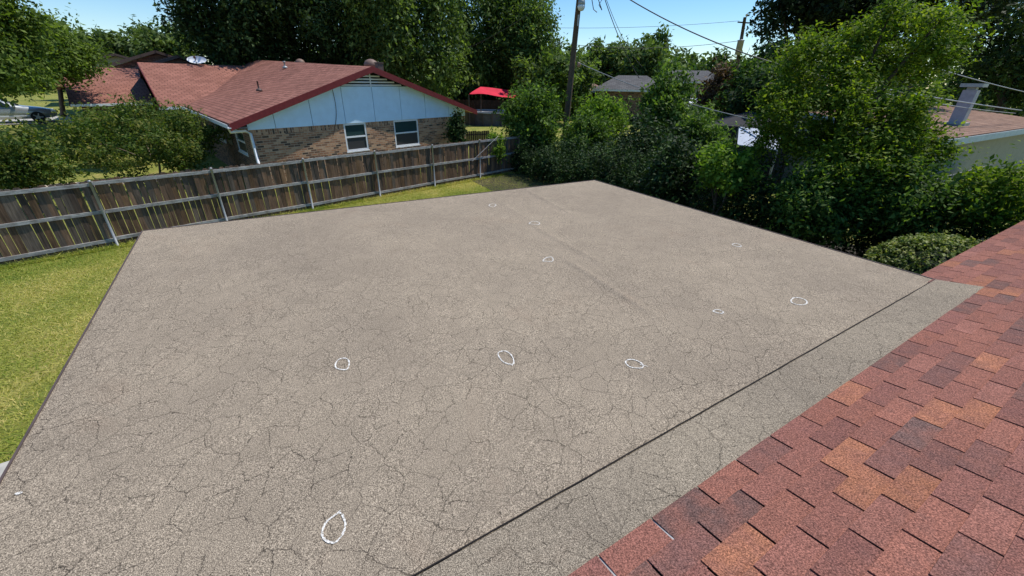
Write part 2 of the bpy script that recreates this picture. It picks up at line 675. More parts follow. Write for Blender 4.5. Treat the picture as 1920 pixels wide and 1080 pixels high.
TABC = [(0.330, 0.138, 0.076), (0.265, 0.110, 0.077), (0.235, 0.100, 0.075), (0.205, 0.090, 0.072), (0.125, 0.078, 0.068), (0.165, 0.083, 0.070), (0.275, 0.120, 0.090)]
TABW = [0.09, 0.23, 0.24, 0.18, 0.07, 0.10, 0.09]
vis, rest = [], []
for t in tabs:
    ok = any(inview(rp(t[0] + a, t[1] + b)) for a in (0, TW) for b in (0, TE))
    (vis if ok else rest).append(t)
vis.sort(key=lambda t: (rp(t[0] + TW / 2, t[1] + TE / 2) - CAM).length)
rest += vis[300:]
vis = vis[:300]
rnd = random.Random(11)
for (u, v, k, i) in vis:
    o = bpy.data.objects.new('shingle_tab', tab_me[(k * 7 + i * 3) % 3])
    COL.objects.link(o)
    o.parent = house
    lift = rnd.uniform(0, 0.0022)
    mw = RMAT.to_4x4()
    mw = mw @ Matrix.Rotation(rnd.uniform(-.004, .004), 4, 'Z') @ Matrix.Rotation(rnd.uniform(-.010, .002), 4, 'X')
    mw.translation = rp(u, v, lift) - ORG[house.name]
    o.matrix_local = mw
    c = rnd.choices(TABC, TABW)[0]
    s = rnd.uniform(0.85, 1.15)
    o.color = (c[0] * s, c[1] * s, c[2] * s, 1)
m = MB()
for (u, v, k, i) in rest:
    t = tab_mesh(TW)
    b = len(m.v)
    lift = rnd.uniform(0, 0.003)
    m.v += [tuple(rp(u + x, v + y, z + lift)) for x, y, z in t.v]
    m.f += [tuple(b + q for q in f) for f in t.f]; m.uv += [None] * len(t.f)
M_SHREST = None
o = m.build('shingle_field', M_SHING, house, kind='stuff')
o.color = (0.205, 0.090, 0.068, 1)
# pale metal showing in the first slots above the strip
m = MB()
m.hexa([rp(-2, V0 - .005, -.006), rp(1.30, V0 - .005, -.006), rp(1.30, V0 + TE, -.006), rp(-2, V0 + TE, -.006),
        rp(-2, V0 - .005, -.0015), rp(1.30, V0 - .005, -.0015), rp(1.30, V0 + TE, -.0015), rp(-2, V0 + TE, -.0015)])
m.build('metal_flashing', plain('dull_flashing', (0.42, 0.41, 0.40), .5, .2, 20), house)

# ---- the flat roof
flat = root('flat_roof', 'low-slope patio roof in cracked brown-grey granule membrane with chalk circles', 'roof', (0, 5, 0))
PFL, PFR, PNR = V(-5.177, 5.421, ZR), V(1.808, 9.261, ZR), V(4.83, 4.24, ZR)
PNL = V(-0.5395 * 3.4 + 0.6 * -1, 0, ZR)
# left edge runs from the far left corner on azimuth -31.9
ld = V(0.529, -0.8486, 0)
# meet the eave line
A = np.array([[ld.x, -UE.x], [ld.y, -UE.y]])
t_ = np.linalg.solve(A, np.array([S0.x - PFL.x, S0.y - PFL.y]))
PNL = PFL + ld * float(t_[0])
UNL = float(t_[1])
m = MB()
NX, NY = 250, 180
ridges = [((0.75, 4.44), (1.20, 3.60), 0.020), ((0.24, 8.29), (0.88, 6.8), 0.015), ((0.38, 5.79), (0.95, 4.75), 0.016), ((-0.3, 7.4), (0.3, 6.1), 0.009),
          ((-3.2, 6.0), (-2.5, 4.6), 0.006), ((2.2, 3.7), (3.9, 4.75), 0.007), ((-1.4, 2.0), (0.2, 2.9), 0.005), ((-2.9, 2.6), (-2.1, 3.1), .005)]


def ridge_h(x, y):
    h = 0
    for (ax, ay), (bx, by), hh in ridges:
        dx, dy = bx - ax, by - ay
        l2 = dx * dx + dy * dy
        t = ((x - ax) * dx + (y - ay) * dy) / l2
        e = max(0, -t, t - 1)
        dd = abs((x - ax) * dy - (y - ay) * dx) / math.sqrt(l2)
        h += hh * math.exp(-(dd / 0.04) ** 2) * math.exp(-(e * 4) ** 2)
    return h


for j in range(NY + 1):
    for i in range(NX + 1):
        a, b = i / NX, j / NY
        p = (PNL * (1 - a) + PNR * a) * (1 - b) + (PFL * (1 - a) + PFR * a) * b
        edge = min(a, 1 - a, b * 3, 1 - b)
        f = min(1, edge * 12)
        h = 0.004 * math.sin(p.x * 2.1 + 1.3 * p.y) + 0.003 * math.sin(p.x * 4.7 - 2.2 * p.y + 1)
        h += ridge_h(p.x, p.y)
        m.v.append((p.x, p.y, ZR + h * f))
for j in range(NY):
    for i in range(NX):
        q = j * (NX + 1) + i
        m.f.append((q, q + 1, q + NX + 2, q + NX + 1)); m.uv.append(None)
m.build('membrane', M_ROOFF, flat, True)
# body of the deck under the membrane
m = MB()
dn = V(0, 0, -0.02); dn2 = V(0, 0, -0.2)
q4 = [PNL + V(.02, .02, 0), PNR + V(-.02, .01, 0), PFR + V(-.01, -.02, 0), PFL + V(.02, -.01, 0)]
m.hexa([p + dn2 for p in q4] + [p + dn for p in q4])
m.build('deck', M_DRIP, flat)
# drip edge trim on the three open sides
for p, q in ((PNL, PFL), (PFL, PFR), (PFR, PNR)):
    m = MB()
    d = (q - p).normalized()
    outw = d.cross(V(0, 0, 1)) * -1
    m.bar(p + V(0, 0, -.035) + outw * .006, q + V(0, 0, -.035) + outw * .006, 0.012, 0.085)
    m.build('drip_edge', M_DRIP, flat)
# roll strip lapped up the shingle slope, ragged upper edge
m = MB()
us = np.linspace(UNL, SPLIT, 90)
rj = random.Random(3)
for k, u in enumerate(us):
    top = 0.384 + rj.uniform(-.006, .006)
    end = 0.012 if k in (0, len(us) - 1) else 0.012
    for v in (0.006, 0.1, 0.2, 0.3, top):
        hh = 0.005 + 0.007 * smooth((float(u) - 5.3) / .5)
        m.v.append(tuple(rp(float(u), v, hh)))
    m.v.append(tuple(rp(float(u), top + .001, -0.004)))
    m.v.append(tuple(rp(float(u), 0.006, 0.0)))
n7 = 7
for k in range(len(us) - 1):
    for j in range(5):
        a = k * n7 + j
        m.f.append((a, a + n7, a + n7 + 1, a + 1)); m.uv.append(None)
    a = k * n7
    m.f.append((a + 6, a + 6 + n7, a + n7, a)); m.uv.append(None)
e0 = (len(us) - 1) * n7
m.f.append((e0 + 6, e0 + 5, e0 + 4, e0 + 3, e0 + 2, e0 + 1, e0)); m.uv.append(None)
m.build('roll_strip', M_STRIP, flat, False)
m = MB()
pts = [rp(float(u), -0.004 + rj.uniform(-.0015, .0015), 0.004) for u in np.linspace(UNL, SPLIT, 60)]
for a, b in zip(pts, pts[1:]):
    m.bar(a, b, 0.0065, 0.009)
m.build('seam_line', M_BLACK, flat)
# posts that carry it
for a, b in ((0.04, 0.96), (0.5, 0.97), (0.96, 0.96)):
    p = (PNL * (1 - a) + PNR * a) * (1 - b) + (PFL * (1 - a) + PFR * a) * b
    MB().box(p.x - .05, p.x + .05, p.y - .05, p.y + .05, 0.04, ZR - .2).build('post', M_WHITE, flat)

# chalk rings on the membrane
MARKS = [
 ([(-1.33, 2.491), (-1.335, 2.544), (-1.314, 2.575), (-1.275, 2.572), (-1.24, 2.533), (-1.223, 2.474), (-1.227, 2.442), (-1.271, 2.441), (-1.31, 2.459)], None),
 ([(-0.102, 2.676), (-0.077, 2.706), (-0.034, 2.707), (0.005, 2.658), (0.022, 2.596), (0.019, 2.542), (-0.023, 2.547), (-0.06, 2.573), (-0.087, 2.62)], [(0.018, 2.555), (0.011, 2.519)]),
 ([(0.9, 2.601), (0.925, 2.632), (0.964, 2.637), (1.007, 2.61), (1.028, 2.564), (1.006, 2.53), (0.965, 2.529), (0.916, 2.547)], [(1.005, 2.57), (1.064, 2.545)]),
 ([(-0.84, 1.312), (-0.807, 1.276), (-0.791, 1.246), (-0.789, 1.207), (-0.804, 1.171), (-0.836, 1.166), (-0.876, 1.188), (-0.892, 1.221), (-0.892, 1.263), (-0.87, 1.294)], [(-0.87, 1.294), (-0.845, 1.326)]),
 ([(2.841, 3.673), (2.908, 3.739), (2.964, 3.741), (3.0, 3.702), (2.986, 3.645), (2.935, 3.599), (2.877, 3.591), (2.834, 3.617)], None),
 ([(1.937, 3.416), (1.972, 3.448), (2.011, 3.444), (2.031, 3.409), (2.009, 3.383), (1.97, 3.387), (1.951, 3.401)], [(2.016, 3.398), (2.033, 3.379)]),
 ([(0.372, 4.601), (0.417, 4.688), (0.485, 4.717), (0.499, 4.641), (0.481, 4.582), (0.422, 4.579)], [(0.397, 4.586), (0.363, 4.568)]),
 ([(0.244, 6.009), (0.288, 6.103), (0.355, 6.134), (0.41, 6.07), (0.372, 5.964), (0.291, 5.972)], None),
 ([(-0.426, 7.013), (-0.393, 7.102), (-0.337, 7.106), (-0.306, 7.038), (-0.339, 6.951), (-0.394, 6.947)], None),
 ([(3.002, 5.277), (3.06, 5.321), (3.097, 5.291), (3.099, 5.221), (3.044, 5.198)], None)]


def zroof(x, y):
    return ZR + 0.004 * math.sin(x * 2.1 + 1.3 * y) + 0.003 * math.sin(x * 4.7 - 2.2 * y + 1) + ridge_h(x, y)


def ribbon(pts, wd, closed, rr):
    m = MB()
    n = len(pts)
    P = []
    if closed:
        for i in range(n):
            p0, p1, p2, p3 = [Vector(pts[(i + k) % n]) for k in (-1, 0, 1, 2)]
            for s in range(5):
                t = s / 5
                P.append(0.5 * ((2 * p1) + (p2 - p0) * t + (2 * p0 - 5 * p1 + 4 * p2 - p3) * t * t + (3 * p1 - p0 - 3 * p2 + p3) * t ** 3))
        P.append(P[0].copy())
    else:
        a, b = Vector(pts[0]), Vector(pts[1])
        P = [a.lerp(b, k / 4) for k in range(5)]
    for i, p in enumerate(P):
        d = (P[min(i + 1, len(P) - 1)] - P[max(0, i - 1)])
        d = d.normalized() if d.length > 0 else Vector((1, 0))
        nn = Vector((-d.y, d.x))
        ww = wd * rr.uniform(0.6, 1.25)
        if not closed: ww *= 1 - 0.15 * i
        for s in (-1, 1):
            x, y = p.x + nn.x * ww * s / 2, p.y + nn.y * ww * s / 2
            m.v.append((x, y, zroof(x, y) + 0.0045))
    for i in range(len(P) - 1):
        m.f.append((2 * i, 2 * i + 1, 2 * i + 3, 2 * i + 2)); m.uv.append(None)
    return m


rr = random.Random(8)
for pts, tail in MARKS:
    c = Vector(pts[0])
    dist = (c - Vector((0, 0))).length
    wd = 0.0088 + 0.0009 * dist
    m = ribbon(pts, wd, True, rr)
    if tail:
        t = ribbon(tail, wd * 0.8, False, rr)
        b = len(m.v); m.v += [(x, y, z + .001) for x, y, z in t.v]; m.f += [tuple(b + q for q in f) for f in t.f]; m.uv += t.uv
    m.build('chalk_mark', M_CHALK, flat)
m = MB()
m.v += [(-2.54 + .016 * math.cos(a) * (1 + .3 * math.sin(2 * a)), 1.39 + .010 * math.sin(a), zroof(-2.54, 1.39) + .006) for a in np.linspace(0, 5.6, 8)]
m.f.append(tuple(range(8))); m.uv.append(None)
m.build('chalk_mark', M_CHALK, flat)

# ================================================================== WOODEN FENCE
FC, FD = V(-6.41, 15.53, 0), V(0.699, 0.715, 0).normalized()
FN = V(0.715, -0.699, 0)                      # towards the camera
fence = root('privacy_fence', 'weathered wood privacy fence with three grey rails and galvanised steel posts', 'fence', tuple(FC))
F0, F1 = -13.2, 11.0
PW = 0.142
picks = []
for kk in range(4):
    m = MB()
    hw = PW / 2 - 0.004
    hgt = 1.80 + (0, .012, -.01, .02)[kk]
    ear = 0.03
    prof = [(-hw, 0.03), (hw, 0.03), (hw, hgt - ear), (hw - ear, hgt), (-hw + ear, hgt), (-hw, hgt - ear)]
    n6 = len(prof)
    for yy in (-0.008, 0.008):
        m.v += [(x, yy, z) for x, z in prof]
    m.f = [tuple(range(n6))[::1], tuple(range(n6, 2 * n6))[::-1]] + [(i, i + n6, (i + 1) % n6 + n6, (i + 1) % n6) for i in range(n6)]
    m.uv = [None] * len(m.f)
    me = m.mesh('picket'); me.materials.append(M_PICKET)
    picks.append(me)
rf = random.Random(21)
npk = int((F1 - F0) / PW)
for i in range(npk):
    t = F0 + (i + .5) * PW
    o = bpy.data.objects.new('picket', rf.choice(picks))
    COL.objects.link(o)
    o.parent = fence
    p = FD * (t + rf.uniform(-.003, .003)) + FN * rf.uniform(-.006, .004)
    o.location = (p.x, p.y, terr(*(FC + p).xy) + rf.uniform(-.015, .012))
    o.rotation_euler = (rf.uniform(-.014, .014), rf.uniform(-.014, .014), math.atan2(FD.y, FD.x) + rf.uniform(-.06, .06))
    b = rf.uniform(0.75, 1.3)
    k = rf.random()
    base = (0.19, 0.118, 0.076) if k < .4 else ((0.23, 0.135, 0.074) if k < .6 else ((0.15, 0.115, 0.09) if k < .85 else (0.11, 0.08, 0.062)))
    o.color = (base[0] * b, base[1] * b, base[2] * b, 1)
SP = 2.692
posts_t = [-6.73 + SP * k for k in range(-2, 7)]
for k, t in enumerate(posts_t):
    p = FC + FD * t + FN * 0.088
    top = 1.80
    MB().tube([(p.x, p.y, -0.1), (p.x, p.y, top)], 0.030, 10).lathe((p.x, p.y, top), [(0.034, -.03), (0.034, 0.01), (0.02, 0.03)], 10).build('post', M_GALV, fence, True)
ts = [F0] + posts_t + [F1]
for a, b in zip(ts, ts[1:]):
    if b - a < .3: continue
    for z, sag in ((0.20, 0), (0.98, 0), (1.72, 0)):
        p, q = FC + FD * (a + .004) + FN * 0.029, FC + FD * (b - .004) + FN * 0.029
        dz0, dz1 = rf.uniform(-.02, .02), rf.uniform(-.02, .02)
        m = MB()
        m.bar((p.x, p.y, z + dz0), (q.x, q.y, z + dz1), 0.04, 0.088)
        m.build('rail', M_RAIL, fence)
        # metal clip holding the rail to the post
    c = FC + FD * b + FN * 0.06
    for z in (0.20, 0.98, 1.72):
        MB().obox((c.x, c.y, z), FD * 0.05, FN * 0.012, V(0, 0, 0.03)).build('rail_clip', M_GALV, fence)
# loose stay wire across the last bay
p, q = FC + FD * 7.9 + FN * .12, FC + FD * 6.2 + FN * .13
MB().tube([(p.x, p.y, 1.9), (q.x, q.y, .9)], 0.012, 5).build('stay_wire', M_WIREL, fence)

# ================================================================== RED-ROOFED NEIGHBOUR
HL = V(-10.622, 16.291, 0)
HU = V(0.62346, 0.78186, 0)
HN = V(-0.67057, 0.74184, 0)


def hp(s, d, z):
    q = HL + HU * s + HN * d
    return V(q.x, q.y, z)


def roof_slab(name, quad, mat, parent, th=0.16):
    """quad: eave a, eave b, ridge b, ridge a ; UV in metres along eave / slope"""
    a, b, c, d = [Vector(p) for p in quad]
    m = MB()
    ln = (b - a).length
    e = (b - a).normalized()
    uv = []
    for p in (a, b, c, d):
        r_ = p - a
        x = r_.dot(e); y = (r_ - e * x).length
        uv.append((x, y))
    m.poly([a, b, c], uv[:3])
    m.poly([a, c, d], [uv[0], uv[2], uv[3]])
    dz = V(0, 0, -th)
    m.poly([c + dz, b + dz, a + dz])
    m.poly([d + dz, c + dz, a + dz])
    for p, q in ((a, b), (b, c), (c, d), (d, a)):
        m.poly([p, p + dz, q + dz, q], [(0, 0), (0, 0), (0.01, 0), (0.01, 0)])
    return m.build(name, mat, parent)


nb = root('brick_house', 'brick house with red shingle roof and pale blue panelled gable behind the fence', 'house', (-9, 23, 0))
ZE, RS = 2.70, 6.43
RZ0, RZ1, RD = 4.80, 5.50, 20.8
roof = roof_slab('roof', [hp(0, RD + .5, ZE), hp(0, 0, ZE), hp(RS, 0, RZ0), hp(RS, RD + .5, RZ1)], M_REDROOF, nb)
roof_slab('roof', [hp(13.3, 0, ZE), hp(13.3, RD + .5, ZE), hp(RS, RD + .5, RZ1 - .002), hp(RS, 0, RZ0 - .002)], M_REDROOF, nb)
# wing running left, front slope towards the camera
WR = hp(0, 20, 0)
roof_slab('roof', [hp(-1.1, 13.0, ZE - .01), hp(0.6, 13.0, ZE - .01), hp(5.8, 20, 5.02), hp(-1.1, 20, 5.02)], M_REDROOF, nb)
roof_slab('roof', [hp(8.0, 27, ZE), hp(-1.1, 27, ZE), hp(-1.1, 20, 5.018), hp(8.0, 20, 5.018)], M_REDROOF, nb)
# garage wing, lower and set back
roof_slab('roof', [hp(-5.0, 18.2, ZE), hp(-1.0, 18.2, ZE), hp(-1.0, 24.3, 4.70), hp(-5.0, 24.3, 4.70)], M_REDROOF, nb)
roof_slab('roof', [hp(-1.0, 30.4, ZE), hp(-5.0, 30.4, ZE), hp(-5.0, 24.3, 4.698), hp(-1.0, 24.3, 4.698)], M_REDROOF, nb)
roof_slab('roof', [hp(-6.3, 21.5, 3.55), hp(-5.0, 21.5, 3.55), hp(-5.0, 24.3, 4.45), hp(-6.3, 24.3, 4.45)], M_REDROOF, nb)
# small raised ridge near the back of the main roof
WD = 0.45                                      # gable overhang
SL, SR = 0.62, 12.7


def rz(s):
    return ZE + (RZ0 - ZE) * (s / RS if s < RS else (13.3 - s) / (13.3 - RS))


BT = 2.44
# brick gable wall with window openings
W1, W2 = (4.72, 5.90, 1.16, 2.40), (7.52, 9.10, 1.10, 2.40)


def wall_piece(m, s0, s1, z0, z1, d):
    m.poly([hp(s0, d, z0), hp(s1, d, z0), hp(s1, d, z1), hp(s0, d, z1)], [(s0, z0), (s1, z0), (s1, z1), (s0, z1)])


m = MB()
cuts = [(SL, W1[0]), (W1[1], W2[0]), (W2[1], SR)]
for a, b in cuts: wall_piece(m, a, b, 0, BT, WD)
for w_ in (W1, W2):
    wall_piece(m, w_[0], w_[1], 0, w_[2], WD)
    wall_piece(m, w_[0], w_[1], w_[3], BT, WD)
    for s in (w_[0], w_[1]):
        m.poly([hp(s, WD, w_[2]), hp(s, WD + .1, w_[2]), hp(s, WD + .1, w_[3]), hp(s, WD, w_[3])], [(0, 0), (.1, 0), (.1, 1), (0, 1)])
    m.poly([hp(w_[0], WD, w_[2]), hp(w_[1], WD, w_[2]), hp(w_[1], WD + .1, w_[2]), hp(w_[0], WD + .1, w_[2])], [(0, 0), (1, 0), (1, .1), (0, .1)])
m.build('brick_wall', M_BRICK, nb)


def window(s0, s1, z0, z1, mk, parent, horizontal=True):
    """mk(s, depth_out, z) -> point ; frame, two sashes"""
    def bx(a0, a1, b0, b1, o0, o1):
        m = MB()
        m.hexa([mk(a0, o0, b0), mk(a1, o0, b0), mk(a1, o1, b0), mk(a0, o1, b0), mk(a0, o0, b1), mk(a1, o0, b1), mk(a1, o1, b1), mk(a0, o1, b1)])
        return m
    t = 0.075
    win = bx(s0, s1, z0, z0 + t, -.02, .05)
    for q in (bx(s0, s1, z1 - t, z1, -.02, .05), bx(s0, s0 + t, z0 + t, z1 - t, -.02, .05), bx(s1 - t, s1, z0 + t, z1 - t, -.02, .05)):
        b = len(win.v); win.v += q.v; win.f += [tuple(b + i for i in f) for f in q.f]; win.uv += q.uv
    wo = win.build('window', M_WHITE, parent)
    zm = (z0 + z1) / 2 + .02
    bx(s0 + t, s1 - t, zm - .035, zm + .035, -.01, .045).build('meeting_rail', M_WHITE, wo)
    bx(s0 + t, s1 - t, zm + .035, z1 - t, .0, .008).build('pane', M_GLASS, wo)
    bx(s0 + t, s1 - t, z0 + t, zm - .035, .0, .006).build('screen', M_SCREEN, wo)
    bx(s0 - .03, s1 + .03, z0 - .05, z0 - .002, -.02, .09).build('sill', M_WHITE, wo)
    return wo


gk = lambda s, o, z: hp(s, WD + .06 - o, z)
for w_ in (W1, W2): window(*w_, gk, nb)
# gable panels, each a board with a narrow joint
js = [SL, 1.70, 3.28, 4.86, 6.46, 8.06, 9.66, 11.35, SR]
LV = 3.97
for a, b in zip(js, js[1:]):
    a2, b2 = a + .012, b - .012
    ss = [a2, b2]
    if a2 < RS < b2: ss = [a2, RS, b2]
    tops = [hp(s, WD - .03, min(LV, rz(s) - .17)) for s in ss]
    # break where the slope meets the louvre line
    cross_s = [s for s in ((LV + .17 - ZE) / (RZ0 - ZE) * RS, 13.3 - (LV + .17 - ZE) / (RZ0 - ZE) * (13.3 - RS)) if a2 < s < b2]
    ss = sorted(ss + cross_s)
    ring = [(b2, BT - .03), (a2, BT - .03)] + [(s, min(LV, rz(s) - .17)) for s in ss]
    ring = ring[:2] + ring[2:]
    m = MB()
    pts = [(a2, BT - .03), (b2, BT - .03)] + [(s, min(LV, rz(s) - .17)) for s in reversed(ss)]
    fr = [hp(s, WD - .035, z) for s, z in pts]; bk_ = [hp(s, WD + .02, z) for s, z in pts]
    m.poly(fr)
    for i in range(len(pts)):
        k = (i + 1) % len(pts)
        m.poly([fr[i], bk_[i], bk_[k], fr[k]])
    m.build('gable_panel', M_PANEL, nb)
m = MB()
m.poly([hp(SL, WD + .03, BT - .02), hp(SR, WD + .03, BT - .02), hp(SR, WD + .03, rz(SR) - .1), hp(RS, WD + .03, RZ0 - .1), hp(SL, WD + .03, rz(SL) - .1)])
m.build('gable_backing', M_DARK, nb)
# louvre slats in the peak
for k in range(5):
    z = LV + .05 + k * 0.125
    sa = (z + .24 - ZE) / (RZ0 - ZE) * RS; sb = 13.3 - (z + .24 - ZE) / (RZ0 - ZE) * (13.3 - RS)
    if sb - sa < .3: break
    m = MB()
    m.hexa([hp(sa, WD - .06, z - .025), hp(sb, WD - .06, z - .025), hp(sb, WD - .01, z), hp(sa, WD - .01, z),
            hp(sa, WD - .06, z + .02), hp(sb, WD - .06, z + .02), hp(sb, WD - .01, z + .045), hp(sa, WD - .01, z + .045)])
    m.build('louvre_slat', M_WHITE, nb)
MB().hexa([hp(RS - .03, WD - .075, LV - .02), hp(RS + .03, WD - .075, LV - .02), hp(RS + .03, WD - .05, LV - .02), hp(RS - .03, WD - .05, LV - .02),
           hp(RS - .03, WD - .075, RZ0 - .25), hp(RS + .03, WD - .075, RZ0 - .25), hp(RS + .03, WD - .05, RZ0 - .25), hp(RS - .03, WD - .05, RZ0 - .25)]).build('louvre_mullion', M_WHITE, nb)
# cable hanging on the panels
pts = [hp(4.45 + .18 * math.sin(t * 3.0) - .35 * t, WD - .055, 3.85 - 1.9 * t) for t in np.linspace(0, 1, 12)]
MB().tube(pts, 0.012, 5).build('cable', M_WIRE, nb)
# rake boards
for (sa, za, sb, zb) in ((-.05, ZE, RS, RZ0), (13.35, ZE, RS, RZ0)):
    m = MB()
    t = 0.24
    m.hexa([hp(sa, -.035, za - t), hp(sb, -.035, zb - t), hp(sb, -.002, zb - t), hp(sa, -.002, za - t),
            hp(sa, -.035, za + .015), hp(sb, -.035, zb + .015), hp(sb, -.002, zb + .015), hp(sa, -.002, za + .015)])
    m.build('rake_board', M_DARKRED, nb)
# soffit under the rake
for (sa, sb) in ((0.0, RS), (13.3, RS)):
    za = ZE; m = MB()
    m.poly([hp(sa, 0, za - .165), hp(sb, 0, RZ0 - .165), hp(sb, WD, RZ0 - .165), hp(sa, WD, za - .165)])
    m.build('soffit', M_WHITE, nb)
# side wall under the left eave
m = MB()


def side_piece(m, d0, d1, z0, z1):
    m.poly([hp(SL, d1, z0), hp(SL, d0, z0), hp(SL, d0, z1), hp(SL, d1, z1)], [(d1, z0), (d0, z0), (d0, z1), (d1, z1)])


SWA, SWB = (6.1, 8.4, 1.35, 2.25), (1.6, 3.4, 1.30, 2.25)
cur = WD
for w_ in (SWB, SWA):
    side_piece(m, cur, w_[0], 0, 2.52)
    side_piece(m, w_[0], w_[1], 0, w_[2]); side_piece(m, w_[0], w_[1], w_[3], 2.52)
    cur = w_[1]
side_piece(m, cur, 13.6, 0, 2.52)
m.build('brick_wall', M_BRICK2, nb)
sk = lambda d, o, z: hp(SL + .06 - o, d, z)
for w_ in (SWA, SWB): window(*w_, sk, nb)
MB().obox(hp(SL - .03, 4.8, 1.85), HN * .35, HU * .02, V(0, 0, .42)).build('shutter', M_TAN, nb)
m = MB()
m.poly([hp(0, 0, ZE - .17), hp(SL, 0, ZE - .17), hp(SL, 13.6, ZE - .17), hp(0, 13.6, ZE - .17)]); m.build('soffit', M_WHITE, nb)
# gutter along the left eave and downspout at the corner
m = MB()
for a, b in ((-.14, -.12), (-.12, -.012)):
    if a == -.14:
        m.hexa([hp(a, -.05, ZE - .15), hp(b, -.05, ZE - .15), hp(b, 13, ZE - .15), hp(a, 13, ZE - .15), hp(a, -.05, ZE - .01), hp(b, -.05, ZE - .01), hp(b, 13, ZE - .01), hp(a, 13, ZE - .01)])
    else:
        m.hexa([hp(a, -.05, ZE - .15), hp(b, -.05, ZE - .15), hp(b, 13, ZE - .15), hp(a, 13, ZE - .15), hp(a, -.05, ZE - .12), hp(b, -.05, ZE - .12), hp(b, 13, ZE - .12), hp(a, 13, ZE - .12)])
m.build('gutter', M_WHITE, nb)
m = MB()
pts = [hp(-.08, .03, ZE - .15), hp(-.06, .06, ZE - .28), hp(.50, WD - .14, ZE - .30), hp(.68, WD - .07, ZE - .42), hp(.70, WD - .06, .1)]
m.tube(pts, 0.055, 6)
m.build('downspout', M_WHITE, nb, True)
# wing walls, gable end, garage
m = MB()
m.poly([hp(-.6, 13.6, 0), hp(SL, 13.6, 0), hp(SL, 13.6, 2.52), hp(-.6, 13.6, 2.52)])
m.build('porch_wall', M_TAN, nb)
m = MB()
m.poly([hp(-.75, 26.4, 0), hp(-.75, 13.6, 0), hp(-.75, 13.6, 2.6), hp(-.75, 20, 4.85), hp(-.75, 26.4, 2.6)])
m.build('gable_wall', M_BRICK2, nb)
m = MB()
m.poly([hp(-4.6, 18.8, 0), hp(-.76, 18.8, 0), hp(-.76, 18.8, 2.55), hp(-4.6, 18.8, 2.55)], [(0, 0), (4, 0), (4, 2.2), (0, 2.2)])
m.poly([hp(-4.6, 29.8, 0), hp(-4.6, 18.8, 0), hp(-4.6, 18.8, 2.55), hp(-4.6, 24.3, 4.5), hp(-4.6, 29.8, 2.55)], [(0, 0), (11, 0), (11, 2.1), (5, 2.1), (0, 2.1)])
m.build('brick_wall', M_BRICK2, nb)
m = MB()
m.poly([hp(13.3 - SL, WD, 0), hp(13.3 - SL, RD, 0), hp(13.3 - SL, RD, 2.55), hp(13.3 - SL, WD, 2.55)], [(0, 0), (20, 0), (20, 2.1), (0, 2.1)])
m.poly([hp(SL, RD, 0), hp(SR, RD, 0), hp(SR, RD, rz(SR) - .1), hp(RS, RD, RZ1 - .2), hp(SL, RD, rz(SL) - .1)], [(0, 0), (12, 0), (12, 2), (6, 2), (0, 2)])
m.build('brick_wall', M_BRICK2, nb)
m = MB()
m.bar(hp(-5.0, 18.12, ZE - .07), hp(-1.15, 18.12, ZE - .07), .12, .13)
m.build('gutter', M_WHITE, nb)
m = MB()
m.bar(hp(-1.2, 12.92, ZE - .08), hp(0.0, 12.92, ZE - .08), .12, .13)
m.build('gutter', M_WHITE, nb)
for (s, d0, z0_, d1, z1_) in ((-1.12, 13, ZE - .01, 20, 5.02), (-5.02, 18.2, ZE, 24.3, 4.70)):
    m = MB()
    m.bar(hp(s, d0, z0_ - .08), hp(s, d1, z1_ - .08), .03, .17)
    m.build('rake_board', M_DARKRED, nb)


def on_left(s, d):
    rzd = RZ0 + (RZ1 - RZ0) * d / (RD + .5)
    return hp(s, d, ZE + (rzd - ZE) * s / RS)


# vents on the roof
p = on_left(2.75, 6.2)
MB().tube([p - V(0, 0, .05), p + V(0, 0, .42)], .04, 8).lathe(p, [(.16, -.04), (.12, .05), (.05, .09)], 10).build('vent_pipe', M_DRIP, nb, True)
p = on_left(5.6, 10.6)
MB().tube([p - V(0, 0, .05), p + V(0, 0, .28)], .05, 8).lathe(p, [(.17, -.04), (.13, .05), (.06, .09)], 10).lathe(p + V(0, 0, .28), [(.08, 0), (.08, .06)], 10).build('vent_pipe', M_GALV, nb, True)
M_TURB = plain('turbine_brown', (0.20, 0.13, 0.10), .6)
for d, s, r_ in ((1.6, 7.2, .34), (13.0, 7.4, .3)):
    p = hp(s, d, ZE + (RZ0 + (RZ1 - RZ0) * d / RD - ZE) * (13.3 - s) / (13.3 - RS))
    MB().lathe(p, [(.16, -.1), (.16, .2), (r_, .22), (r_ * 1.02, .34), (r_ * .8, .47), (r_ * .4, .54), (.03, .56)], 14).build('turbine_vent', M_TURB, nb, True)
p = hp(7.0, .35, RZ0 - .2)
MB().obox(p + V(0, 0, .20), HU * .15, HN * .15, V(0, 0, .16)).obox(p + V(0, 0, .375), HU * .18, HN * .18, V(0, 0, .02)).build('chimney', M_DRIP, nb)

# satellite dish on the wing ridge
dish = root('satellite_dish', 'white satellite dish standing on the red roof ridge', 'satellite dish', tuple(hp(2.3, 20.2, 4.95)))
m = MB()
dc = hp(2.3, 19.9, 5.25)
dax = V(0.35, -0.75, 0.56).normalized()
da = dax.cross(V(0, 0, 1)).normalized(); db = da.cross(dax)
rings = []
for i, (r_, h_) in enumerate(((0.0, 0), (.16, .012), (.32, .05), (.47, .10))):
    b = len(m.v)
    for k in range(20):
        t = 2 * math.pi * k / 20
        m.v.append(tuple(dc + da * r_ * math.cos(t) * 1.25 + db * r_ * math.sin(t) * .6 + dax * h_))
    rings.append(b)
for r0, r1 in zip(rings, rings[1:]):
    for k in range(20):
        m.f.append((r0 + k, r0 + (k + 1) % 20, r1 + (k + 1) % 20, r1 + k)); m.uv.append(None)
m.build('reflector', M_WHITE, dish, True)
MB().tube([dc - V(0, 0, .55), dc - dax * .06], .035, 6).build('mast', M_GALV, dish)
